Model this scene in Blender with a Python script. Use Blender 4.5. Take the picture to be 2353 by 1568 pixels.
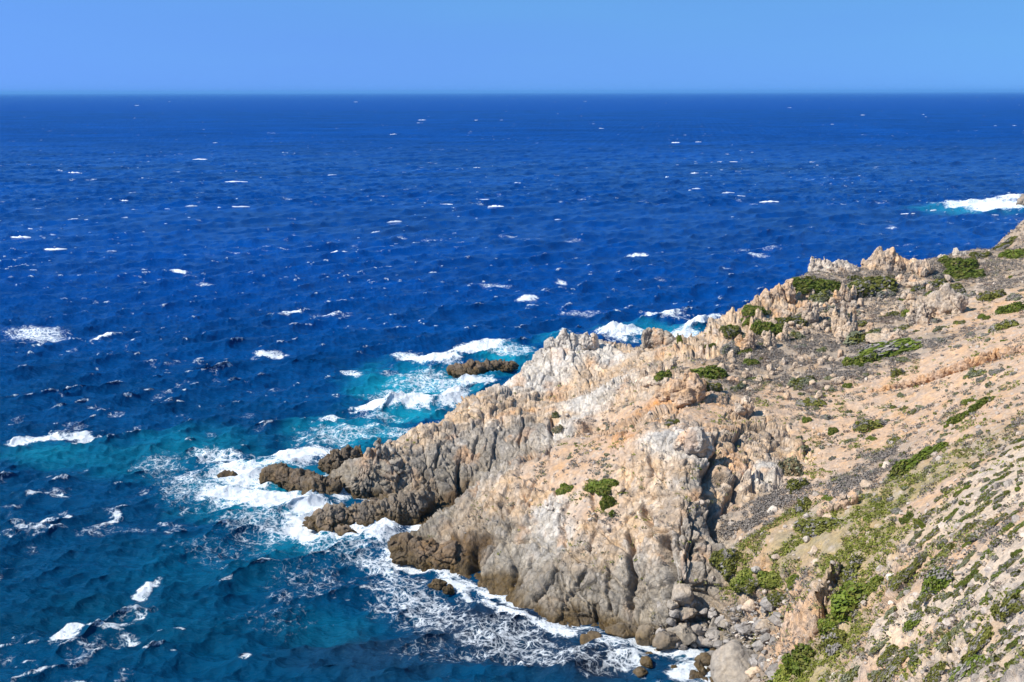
import bpy, math, random
import numpy as np
from mathutils import Vector, Matrix, Euler
from mathutils.bvhtree import BVHTree
random.seed(7)
RNG = np.random.default_rng(11)
HAZE = 3.0e-5
for o in list(bpy.data.objects):
    bpy.data.objects.remove(o)
SC = bpy.context.scene
COL = SC.collection
R = math.radians

# ------------------------------------------------------------------ camera, sky, sun, exposure
CAM_H = 60.0
PITCH = R(11.39)
FPX = 2840.3                       # focal length in pixels of a 2353 px wide picture
cam_d = bpy.data.cameras.new("camera")
cam_d.sensor_width = 36.0
cam_d.lens = 36.0 * FPX / 2353.0
cam_d.clip_start, cam_d.clip_end = 0.5, 120000.0
cam = bpy.data.objects.new("camera", cam_d)
COL.objects.link(cam)
cam.matrix_world = Matrix.Translation((0, 0, CAM_H)) @ Matrix.Rotation(math.pi / 2 - PITCH, 4, 'X') @ Matrix.Rotation(-0.0017, 4, 'Z')
SC.camera = cam
CAM_R = np.array(cam.matrix_world.to_3x3())

SUN_EL, SUN_AZ = R(46), R(-112)      # azimuth measured clockwise from +Y (view direction): sun is to the left, a little behind
world = bpy.data.worlds.new("World")
SC.world = world
world.use_nodes = True
wt = world.node_tree
wt.nodes.clear()
w_out = wt.nodes.new("ShaderNodeOutputWorld")
w_bg = wt.nodes.new("ShaderNodeBackground")
w_sky = wt.nodes.new("ShaderNodeTexSky")
w_sky.sky_type = 'NISHITA'
w_sky.sun_disc = False
w_sky.sun_elevation = SUN_EL
w_sky.sun_rotation = SUN_AZ
w_sky.altitude = 0
w_sky.air_density = 1.0
w_sky.dust_density = 0.0
w_sky.ozone_density = 1.5
w_tc = wt.nodes.new("ShaderNodeTexCoord")
w_map = wt.nodes.new("ShaderNodeMapping")      # the clear dark blue of a higher part of the sky reaches down to the horizon
w_map.inputs["Scale"].default_value = (1, 1, 0.75)
w_map.inputs["Location"].default_value = (0, 0, 0.36)
w_nrm = wt.nodes.new("ShaderNodeVectorMath"); w_nrm.operation = 'NORMALIZE'
wt.links.new(w_tc.outputs["Generated"], w_map.inputs["Vector"])
wt.links.new(w_map.outputs[0], w_nrm.inputs[0])
wt.links.new(w_nrm.outputs[0], w_sky.inputs["Vector"])
w_hs = wt.nodes.new("ShaderNodeHueSaturation")
w_hs.inputs["Saturation"].default_value = 1.25
w_hs.inputs["Value"].default_value = 1.0
w_bg.inputs["Strength"].default_value = 0.12
wt.links.new(w_sky.outputs[0], w_hs.inputs["Color"])
w_mul = wt.nodes.new("ShaderNodeMix"); w_mul.data_type = 'RGBA'; w_mul.blend_type = 'MULTIPLY'
w_mul.inputs[0].default_value = 1.0
w_mul.inputs[7].default_value = (1.0, 0.98, 1.28, 1)
w_sep = wt.nodes.new("ShaderNodeSeparateXYZ"); wt.links.new(w_tc.outputs["Generated"], w_sep.inputs[0])
w_mr = wt.nodes.new("ShaderNodeMapRange"); w_mr.inputs[1].default_value = 0.03; w_mr.inputs[2].default_value = 0.205
w_a = wt.nodes.new("ShaderNodeMath"); w_a.operation = 'MULTIPLY_ADD'; w_a.inputs[1].default_value = .12; w_a.inputs[2].default_value = .02
wt.links.new(w_sep.outputs["X"], w_a.inputs[0])
w_ad = wt.nodes.new("ShaderNodeMath"); w_ad.operation = 'ADD'
wt.links.new(w_sep.outputs["Z"], w_ad.inputs[0]); wt.links.new(w_a.outputs[0], w_ad.inputs[1])
w_nm = wt.nodes.new("ShaderNodeMapping"); w_nm.inputs["Scale"].default_value = (2, 2, 14); wt.links.new(w_tc.outputs["Generated"], w_nm.inputs["Vector"])
w_no = wt.nodes.new("ShaderNodeTexNoise"); w_no.inputs["Scale"].default_value = 1.6; w_no.inputs["Detail"].default_value = 4; wt.links.new(w_nm.outputs[0], w_no.inputs["Vector"])
w_n2 = wt.nodes.new("ShaderNodeMath"); w_n2.operation = 'MULTIPLY_ADD'; w_n2.inputs[1].default_value = .09; wt.links.new(w_no.outputs[0], w_n2.inputs[0]); wt.links.new(w_ad.outputs[0], w_n2.inputs[2])
wt.links.new(w_n2.outputs[0], w_mr.inputs[0])
w_mx = wt.nodes.new("ShaderNodeMix"); w_mx.data_type = 'RGBA'
w_mx.inputs[6].default_value = (1.0, 0.98, 1.28, 1); w_mx.inputs[7].default_value = (1.12, 1.27, 1.22, 1)
wt.links.new(w_mr.outputs[0], w_mx.inputs[0]); wt.links.new(w_mx.outputs[2], w_mul.inputs[7])
wt.links.new(w_hs.outputs[0], w_mul.inputs[6])
wt.links.new(w_mul.outputs[2], w_bg.inputs["Color"])
wt.links.new(w_bg.outputs[0], w_out.inputs["Surface"])

sun_d = bpy.data.lights.new("sun", 'SUN')
sun_d.energy = 4.8
sun_d.angle = R(0.5)
sun_d.color = (1.0, 0.95, 0.86)
sun = bpy.data.objects.new("sun", sun_d)
COL.objects.link(sun)
sdir = Vector((math.sin(SUN_AZ) * math.cos(SUN_EL), math.cos(SUN_AZ) * math.cos(SUN_EL), math.sin(SUN_EL)))
sun.rotation_euler = sdir.to_track_quat('Z', 'Y').to_euler()
sun.location = (-60, -40, 120)

SC.view_settings.view_transform = 'Standard'
SC.view_settings.look = 'None'
SC.view_settings.exposure = 0.6
SC.view_settings.gamma = 1.0

# ------------------------------------------------------------------ numpy noise
def _hash(i, j, k, seed):
    h = (i.astype(np.uint32) * np.uint32(374761393) + j.astype(np.uint32) * np.uint32(668265263)
         + k.astype(np.uint32) * np.uint32(2246822519) + np.uint32(seed * 3266489917 & 0xffffffff))
    h = (h ^ (h >> np.uint32(13))) * np.uint32(1274126177)
    h = (h ^ (h >> np.uint32(16))) * np.uint32(2246822519)
    return h ^ (h >> np.uint32(15))

_G = RNG.normal(size=(256, 3)).astype(np.float32)
_G /= np.linalg.norm(_G, axis=1)[:, None]

def perlin(P, seed=0):
    P = np.asarray(P, np.float32)
    I = np.floor(P).astype(np.int32)
    F = (P - I).astype(np.float32)
    W = F * F * F * (F * (F * 6 - 15) + 10)
    out = None
    acc = 0
    for a in (0, 1):
        wx = W[:, 0] if a else 1 - W[:, 0]
        for b in (0, 1):
            wy = W[:, 1] if b else 1 - W[:, 1]
            for c in (0, 1):
                wz = W[:, 2] if c else 1 - W[:, 2]
                g = _G[_hash(I[:, 0] + a, I[:, 1] + b, I[:, 2] + c, seed) & np.uint32(255)]
                d = g[:, 0] * (F[:, 0] - a) + g[:, 1] * (F[:, 1] - b) + g[:, 2] * (F[:, 2] - c)
                acc = acc + wx * wy * wz * d
    return acc * 1.5

def fbm(P, size, octaves=4, seed=0, gain=0.5, ridged=False):
    P = np.asarray(P, np.float32) / size
    a, tot, acc = 1.0, 0.0, 0
    for o in range(octaves):
        n = perlin(P, seed + o * 17)
        if ridged:
            n = 1 - 2 * np.abs(n)
        acc = acc + a * n
        tot += a
        a *= gain
        P = P * 2.03 + 13.7
    return acc / tot

def voronoi(P, size, seed=0, jitter=0.9):
    """cells: F1, F2, three random numbers per cell, offset from the cell's point (in cells)"""
    P = np.asarray(P, np.float32) / size
    n = len(P)
    F1 = np.empty(n, np.float32); F2 = np.empty(n, np.float32)
    RN = np.empty((n, 3), np.float32); OF = np.empty((n, 3), np.float32)
    CH = 200000
    for s in range(0, n, CH):
        p = P[s:s + CH]
        I = np.floor(p).astype(np.int32)
        F = p - I
        f1 = np.full(len(p), 9, np.float32); f2 = f1.copy()
        bh = np.zeros(len(p), np.uint32); bo = np.zeros((len(p), 3), np.float32)
        for a in (-1, 0, 1):
            for b in (-1, 0, 1):
                for c in (-1, 0, 1):
                    h = _hash(I[:, 0] + a, I[:, 1] + b, I[:, 2] + c, seed)
                    ox = F[:, 0] - (a + .5 + jitter * ((h & np.uint32(1023)) / 1023.0 - .5).astype(np.float32))
                    oy = F[:, 1] - (b + .5 + jitter * (((h >> np.uint32(10)) & np.uint32(1023)) / 1023.0 - .5).astype(np.float32))
                    oz = F[:, 2] - (c + .5 + jitter * (((h >> np.uint32(20)) & np.uint32(1023)) / 1023.0 - .5).astype(np.float32))
                    d = ox * ox + oy * oy + oz * oz
                    m = d < f1
                    f2 = np.where(m, f1, np.minimum(f2, d))
                    f1 = np.where(m, d, f1)
                    bh = np.where(m, h, bh)
                    bo[m, 0] = ox[m]; bo[m, 1] = oy[m]; bo[m, 2] = oz[m]
        F1[s:s + CH] = np.sqrt(f1); F2[s:s + CH] = np.sqrt(f2); OF[s:s + CH] = bo
        bh = (bh * np.uint32(2654435761)) ^ (bh >> np.uint32(7))
        for q, sh in enumerate((0, 9, 18)):
            RN[s:s + CH, q] = ((bh >> np.uint32(sh)) & np.uint32(511)) / 255.5 - 1
    return F1, F2, RN, OF

def facets(P, size, seed, tilt=0.5, step=0.5, crack=0.35, cw=0.07):
    """broken rock: every cell a tilted, offset face with a crack round it (in units of the cell size)"""
    F1, F2, RN, OF = voronoi(P, size, seed)
    return step * RN[:, 0] + tilt * (OF * RN).sum(1) - crack * np.exp(-(F2 - F1) / cw)

def sstep(a, b, x):
    t = np.clip((x - a) / (b - a), 0, 1)
    return t * t * (3 - 2 * t)

# ------------------------------------------------------------------ pixels of the photo to points of the place
def ray(u, v):
    d = CAM_R @ np.array([(u - 1176.5) / FPX, -(v - 784.0) / FPX, -1.0])
    return d
def pz(u, v, z):                     # the point at height z
    d = ray(u, v)
    t = (z - CAM_H) / d[2]
    return np.array([d[0] * t, d[1] * t, z])
def py(u, v, y):                     # the point at distance y
    d = ray(u, v)
    t = y / d[1]
    return np.array([d[0] * t, y, CAM_H + d[2] * t])

def px_scale(p):
    return float(np.linalg.norm(np.array([p[0], p[1], p[2] - CAM_H]) @ (CAM_R @ np.array([0, 0, -1.0])))) / FPX

# ------------------------------------------------------------------ the headland's large shape
CP = []
def Z(*a):
    for u, v, z in a: CP.append(pz(u, v, z))
def Y(*a):
    for u, v, y in a: CP.append(py(u, v, y))
def SKY(u, v, y, *back):             # a crest against the sea and the hidden fall behind it
    p = py(u, v, y)
    CP.append(p)
    for dy, z in back:
        CP.append(np.array([p[0] * (y + dy) / y, y + dy, z]))
# far ridge, from its tip inland
Z((770, 1092, 0), (735, 1072, -.5), (800, 1138, 0), (850, 1148, 0))
SKY(868, 1035, 179, (8, 3), (16, -2))
Y((860, 1085, 178), (920, 1100, 177))
SKY(800, 1040, 186, (6, -1))
SKY(950, 985, 188, (8, 3), (16, -2.5))
SKY(1040, 943, 194, (10, 4), (20, -2.5))
SKY(1075, 908, 199, (10, 5), (20, -2.5))
SKY(1140, 885, 205, (12, 4), (24, -3))
SKY(1210, 842, 210, (12, 6), (26, -3))
SKY(1255, 803, 213, (12, 8), (28, -3))
SKY(1300, 760, 215, (12, 9), (28, -3))
SKY(1350, 770, 217, (12, 9), (28, -3))
SKY(1410, 792, 218, (12, 9), (28, -3))
SKY(1470, 797, 214, (12, 10), (30, -3))
SKY(1560, 790, 205, (15, 10), (40, -3))
SKY(1600, 770, 208, (15, 10), (45, -3))
SKY(1650, 740, 212, (18, 12), (50, -3))
SKY(1700, 717, 215, (18, 13), (55, -3))
SKY(1760, 682, 218, (20, 14), (60, -3))
SKY(1800, 648, 222, (22, 14), (65, -3))
SKY(1860, 622, 228, (25, 14), (70, -3))
SKY(1960, 616, 232, (28, 14), (75, -3))
SKY(2030, 605, 236, (30, 14), (80, -3))
SKY(2100, 607, 238, (30, 14), (85, -3))
SKY(2150, 594, 240, (30, 14), (90, -3))
SKY(2200, 579, 245, (30, 14), (95, -3))
SKY(2250, 572, 252, (30, 16), (100, -3))
SKY(2300, 545, 272, (30, 16), (110, -3))
SKY(2353, 500, 290, (30, 18), (120, -3))
SKY(2480, 440, 310, (30, 22), (120, 0))
SKY(2750, 400, 320, (30, 26))
# cliffs of the far ridge facing us
Z((960, 1185, -.4), (1000, 1175, .5), (930, 1145, 1.2), (1040, 1130, 2.0), (1130, 1095, 3.6), (1200, 1065, 5.0))
Y((1000, 1060, 180), (1080, 1040, 182), (1150, 1000, 184), (1230, 980, 186), (1290, 975, 187), (1060, 985, 188), (1120, 950, 192),
  (1200, 930, 196), (1250, 900, 203), (1340, 900, 202), (1200, 885, 206), (1300, 860, 207), (1400, 855, 207), (1240, 850, 208.5), (1320, 815, 210.5), (1400, 820, 211))
for p in ((-4, 173, .8), (3, 174, 2), (7, 176, 5), (12, 180, 8.5)):
    CP.append(np.array(p, float))
# near ridge and its dome
Z((890, 1262, .4), (985, 1300, 0), (1060, 1330, 0), (1090, 1352, 0), (1170, 1395, 0), (1250, 1424, 0), (1350, 1440, 0), (1430, 1462, 0), (930, 1228, 1.0), (960, 1216, .6))
Y((985, 1195, 164), (1000, 1175, 164), (1100, 1092, 164), (1200, 1042, 165), (1270, 1002, 169), (1330, 942, 180), (1390, 888, 192), (1470, 835, 203))
Y((1010, 1240, 156), (1090, 1270, 149), (1150, 1200, 151), (1110, 1310, 145.5), (1160, 1300, 144), (1200, 1100, 157), (1250, 1350, 137.5), (1170, 1350, 142), (1250, 1200, 147), (1250, 1290, 140.5), (1250, 1100, 155),
  (1330, 1380, 134), (1400, 1400, 132.2), (1350, 1300, 137), (1400, 1300, 135.5), (1350, 1200, 143), (1400, 1200, 141), (1330, 1100, 152), (1400, 1100, 148.5), (1350, 1010, 164), (1420, 1000, 163), (1420, 920, 184), (1500, 860, 194))
Y((1470, 1200, 140), (1470, 1300, 134), (1470, 1390, 130.5), (1530, 1370, 128.5), (1530, 1300, 131), (1530, 1220, 134.5), (1530, 1150, 138), (1530, 1080, 144), (1500, 1020, 151), (1580, 985, 154), (1480, 985, 157),
  (1600, 1060, 144.5), (1600, 1130, 138.5), (1610, 1200, 134.5), (1600, 1270, 131.5), (1590, 1340, 129.5), (1640, 1290, 131), (1660, 1240, 135.5), (1650, 1150, 141), (1660, 1060, 148), (1700, 1130, 143.5), (1700, 1020, 154),
  (1760, 1110, 145), (1770, 1040, 153), (1550, 940, 166), (1640, 960, 163), (1550, 890, 175), (1600, 880, 178), (1650, 930, 170))
# inland slopes
Y((1600, 830, 192), (1700, 820, 194), (1700, 900, 178), (1760, 760, 204), (1800, 840, 190), (1780, 930, 172), (1860, 760, 206), (1850, 690, 216), (1900, 880, 180), (1950, 760, 206), (1950, 680, 221),
  (2050, 700, 216), (2000, 830, 186), (2100, 660, 226), (2150, 720, 206), (2200, 640, 232), (2250, 720, 202), (2300, 640, 228), (2330, 580, 250), (2350, 700, 200), (2100, 800, 186), (1850, 980, 163), (1900, 1050, 151), (1800, 1050, 154), (1950, 950, 165),
  (2050, 900, 170), (2100, 950, 155), (2050, 1050, 140), (2150, 880, 163), (2200, 800, 176), (2280, 840, 156), (2350, 800, 162))
Y((1720, 1210, 133), (1750, 1150, 139), (1850, 1130, 139), (1850, 1220, 127), (1750, 1290, 125), (1700, 1350, 126), (1680, 1300, 129), (1780, 1340, 121), (1960, 1160, 124), (1960, 1100, 134), (2050, 1150, 120), (2000, 1250, 111), (1900, 1290, 115.5),
  (2100, 1080, 126), (2150, 1000, 136), (2250, 950, 136), (2353, 900, 136), (2353, 1000, 114), (2250, 1060, 113))
Y((2353, 1100, 96), (2200, 1150, 103), (2353, 1200, 83), (2250, 1250, 86), (2150, 1250, 97), (2353, 1350, 69), (2250, 1400, 73), (2353, 1500, 57), (2250, 1530, 63), (2353, 1568, 52), (2150, 1400, 81), (2150, 1540, 70),
  (2080, 1330, 94), (2090, 1300, 97), (2040, 1420, 87), (2050, 1540, 77), (1985, 1545, 82))
# the gully right of the earth fin, the fin, the beach
Y((2010, 1340, 103), (1980, 1420, 99), (1930, 1470, 99), (1900, 1560, 94), (1960, 1520, 93), (1960, 1360, 106))
Y((1925, 1312, 112), (1895, 1380, 110), (1870, 1440, 108.5), (1800, 1470, 112), (1830, 1400, 115), (1780, 1420, 117), (1790, 1560, 106), (1830, 1500, 105))
Z((1640, 1400, 3.4), (1700, 1420, 3.6), (1650, 1450, 1.8), (1580, 1440, 1.0), (1600, 1480, .1), (1540, 1470, .1), (1650, 1510, .8), (1600, 1560, -.3), (1690, 1568, 1.6), (1730, 1490, 2.6), (1750, 1560, 4.0), (1500, 1440, .8), (1760, 1430, 5.2))
# sea bed
Z((700, 1010, -6), (560, 1120, -4), (600, 1200, -6), (680, 1270, -5), (800, 1320, -5), (850, 1400, -7), (950, 1380, -3.5), (1050, 1440, -4), (1200, 1500, -3), (1350, 1520, -2), (1450, 1530, -1.5), (1500, 1568, -1.6),
  (1200, 1680, -5), (1550, 1700, -2), (900, 960, -7), (990, 895, -7), (1100, 830, -7), (1250, 745, -8), (1400, 722, -8), (1560, 690, -8), (500, 1000, -9), (500, 1300, -9), (700, 1500, -9), (800, 900, -9), (1700, 640, -9), (660, 1100, -3), (860, 1195, -2.5), (1800, 600, -9))
# out of the picture: the hill we stand on
for p in ((34, 40, 33), (20, 40, 26), (12, 60, 18), (20, 70, 15), (8, 24, 38), (14, 28, 36), (0, 4, 55), (-18, 20, 30), (-20, 50, 4), (-35, 40, -6), (10, 85, 6), (0, 85, -2), (16, 14, 44), (30, 24, 42), (48, 44, 43), (60, 20, 55), (90, 60, 52),
          (110, 110, 48), (120, 160, 46), (130, 220, 46), (140, 280, 46), (170, 120, 60), (190, 250, 60), (-60, 10, -6), (-60, 80, -9), (-10, 100, -5), (70, 95, 39)):
    CP.append(np.array(p, float))
CP = np.array(CP)
# thin out points that fall together
keep = []
for i, p in enumerate(CP):
    if all(np.hypot(*(p[:2] - CP[j, :2])) > 1.2 for j in keep):
        keep.append(i)
CP = CP[keep]

def rbf_fit(P, vals, c=1.5, lam=0.6):
    n = len(P)
    D = np.sqrt(((P[:, None] - P[None]) ** 2).sum(2) + c * c)
    A = np.zeros((n + 3, n + 3))
    A[:n, :n] = -D + lam * np.eye(n) * 1.0
    A[:n, n:] = np.c_[np.ones(n), P]
    A[n:, :n] = A[:n, n:].T
    return np.linalg.solve(A, np.r_[vals, 0, 0, 0])
def rbf_eval(P, w, Q, c=1.5):
    out = np.empty(len(Q))
    n = len(P)
    for s in range(0, len(Q), 20000):
        q = Q[s:s + 20000]
        D = np.sqrt(((q[:, None] - P[None]) ** 2).sum(2) + c * c)
        out[s:s + 20000] = -D @ w[:n] + w[n] + q @ w[n + 1:]
    return out
GX0, GY0, GS = -95.0, 4.0, 0.8
GNX, GNY = 400, 432
gx = GX0 + GS * np.arange(GNX); gy = GY0 + GS * np.arange(GNY)
GXX, GYY = np.meshgrid(gx, gy)
_w = rbf_fit(CP[:, :2], CP[:, 2])
ZG = rbf_eval(CP[:, :2], _w, np.c_[GXX.ravel(), GYY.ravel()]).reshape(GNY, GNX)
ZG = np.clip(ZG, -10, 75)
def gsample(G, x, y):
    fx = np.clip((np.asarray(x) - GX0) / GS, 0, GNX - 1.001); fy = np.clip((np.asarray(y) - GY0) / GS, 0, GNY - 1.001)
    i = fx.astype(int); j = fy.astype(int); a = fx - i; b = fy - j
    return (G[j, i] * (1 - a) + G[j, i + 1] * a) * (1 - b) + (G[j + 1, i] * (1 - a) + G[j + 1, i + 1] * a) * b
def base_z(x, y):
    x = np.asarray(x); y = np.asarray(y)
    return np.where((y > GY0 + GS * (GNY - 2)) | (x > GX0 + GS * (GNX - 2)) | (x < GX0), -10.0, gsample(ZG, x, y))
def hit(u, v):
    """where the line of sight through a pixel meets the large shape (or the sea)"""
    d = ray(u, v)
    t = np.linspace(14, 420, 8000)
    z = CAM_H + d[2] * t
    g = np.maximum(base_z(d[0] * t, d[1] * t), 0)
    k = np.argmax(z < g)
    if not (z < g).any():
        return pz(u, v, 0)
    return np.array([d[0] * t[k], d[1] * t[k], g[k]])

# ------------------------------------------------------------------ helpers for objects
def tag(o, label=None, cat=None, group=None, kind=None):
    if label: o['label'] = label
    if cat: o['category'] = cat
    if group: o['group'] = group
    if kind: o['kind'] = kind
    return o
def mesh_np(name, V, F, mat=None, smooth=True, attrs=None, parent=None):
    V = np.ascontiguousarray(V, np.float32); F = np.ascontiguousarray(F, np.int32)
    me = bpy.data.meshes.new(name)
    me.vertices.add(len(V)); me.vertices.foreach_set("co", V.ravel())
    k = F.shape[1]
    me.loops.add(F.size); me.loops.foreach_set("vertex_index", F.ravel())
    me.polygons.add(len(F))
    me.polygons.foreach_set("loop_start", np.arange(0, F.size, k, dtype=np.int32))
    me.polygons.foreach_set("use_smooth", np.full(len(F), smooth))
    me.update(calc_edges=True)
    for an, (kind, dat) in (attrs or {}).items():
        if kind == 'COLOR':
            a = me.attributes.new(an, 'FLOAT_COLOR', 'POINT')
            dat = np.c_[dat, np.ones(len(dat))] if dat.shape[1] == 3 else dat
            a.data.foreach_set("color", np.ascontiguousarray(dat, np.float32).ravel())
        else:
            a = me.attributes.new(an, 'FLOAT', 'POINT')
            a.data.foreach_set("value", np.ascontiguousarray(dat, np.float32).ravel())
    if mat: me.materials.append(mat)
    o = bpy.data.objects.new(name, me)
    COL.objects.link(o)
    if parent: o.parent = parent
    return o
def grid_faces(nr, nc):
    a = np.arange(nr * nc).reshape(nr, nc)
    return np.stack([a[:-1, :-1], a[:-1, 1:], a[1:, 1:], a[1:, :-1]], -1).reshape(-1, 4)

class NT:
    def __init__(s, name):
        s.m = bpy.data.materials.new(name); s.m.use_nodes = True
        s.t = s.m.node_tree; s.t.nodes.clear()
        s.out = s.t.nodes.new("ShaderNodeOutputMaterial")
    def n(s, typ, **kw):
        nd = s.t.nodes.new("ShaderNode" + typ)
        for k, v in kw.items():
            if k.startswith("i_"):
                key = k[2:].replace("_", " ")
                nd.inputs[key].default_value = v
            else:
                setattr(nd, k, v)
        return nd
    def l(s, a, b):
        s.t.links.new(a, b)
    def math(s, op, a, b=None, clamp=False):
        nd = s.n("Math", operation=op); nd.use_clamp = clamp
        for q, x in enumerate((a, b)):
            if x is None: continue
            if isinstance(x, (int, float)): nd.inputs[q].default_value = x
            else: s.l(x, nd.inputs[q])
        return nd.outputs[0]
    def mapr(s, x, a, b, c=0.0, d=1.0, smooth=True):
        nd = s.n("MapRange"); nd.interpolation_type = 'SMOOTHSTEP' if smooth else 'LINEAR'
        s.l(x, nd.inputs[0])
        for q, val in zip((1, 2, 3, 4), (a, b, c, d)): nd.inputs[q].default_value = val
        return nd.outputs[0]
    def mix(s, f, a, b, blend='MIX'):
        nd = s.n("Mix", data_type='RGBA', blend_type=blend)
        for q, x in ((0, f), (6, a), (7, b)):
            if isinstance(x, (int, float)): nd.inputs[q].default_value = x
            elif isinstance(x, tuple): nd.inputs[q].default_value = (*x, 1)
            else: s.l(x, nd.inputs[q])
        return nd.outputs[2]

def rock_material(name, bump=0.75, rough=0.9, spec=0.2):
    k = NT(name)
    pos = k.n("NewGeometry").outputs["Position"]
    tint = k.n("Attribute", attribute_name="tint")
    n1 = k.n("TexNoise", i_Scale=2.0, i_Detail=8.0, i_Roughness=0.68); k.l(pos, n1.inputs["Vector"])
    n2 = k.n("TexNoise", i_Scale=0.5, i_Detail=5.0, i_Roughness=0.6); k.l(pos, n2.inputs["Vector"])
    wv = k.n("VectorMath", operation='MULTIPLY_ADD'); k.l(n1.outputs["Color"], wv.inputs[0]); wv.inputs[1].default_value = (.8, .8, .8); k.l(pos, wv.inputs[2])
    wm = k.n("Mapping"); wm.inputs["Scale"].default_value = (1, 1, .6); wm.inputs["Rotation"].default_value = (.2, .5, .3); k.l(wv.outputs[0], wm.inputs["Vector"])
    vo = k.n("TexVoronoi", feature='DISTANCE_TO_EDGE', i_Scale=.9); k.l(wm.outputs[0], vo.inputs["Vector"])
    v2 = k.n("TexVoronoi", feature='F1', i_Scale=3.4); k.l(wm.outputs[0], v2.inputs["Vector"])
    f = k.math('ADD', k.mapr(n1.outputs[0], .25, .75, .66, 1.32, False), k.mapr(n2.outputs[0], .3, .7, -.12, .12, False))
    col = k.n("VectorMath", operation='SCALE'); k.l(tint.outputs["Color"], col.inputs[0]); k.l(f, col.inputs["Scale"])
    hs = k.n("HueSaturation"); k.l(col.outputs[0], hs.inputs["Color"]); k.l(k.mapr(n2.outputs[0], .3, .7, .85, 1.3, False), hs.inputs["Saturation"])
    hgt = k.math('ADD', k.math('MULTIPLY', n1.outputs[0], 1.0), k.math('ADD', k.math('MULTIPLY', k.mapr(vo.outputs["Distance"], .0, .09, 0, .42), k.n("Attribute", attribute_name="jointed").outputs["Fac"]), k.math('MULTIPLY', v2.outputs["Distance"], -.22)))
    b1 = k.n("Bump", i_Strength=bump, i_Distance=0.42); k.l(hgt, b1.inputs["Height"])
    p = k.n("BsdfPrincipled", i_Roughness=rough); p.inputs["Specular IOR Level"].default_value = spec
    wet = k.n("Attribute", attribute_name="wet")
    k.l(k.mapr(wet.outputs["Fac"], 0, 1, rough, .4, False), p.inputs["Roughness"])
    k.l(hs.outputs[0], p.inputs["Base Color"]); k.l(b1.outputs[0], p.inputs["Normal"])
    k.l(p.outputs[0], k.out.inputs["Surface"])
    return k.m
M_ROCK = rock_material("headland_rock")
M_STONE = rock_material("boulder_stone", bump=0.4)

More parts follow.
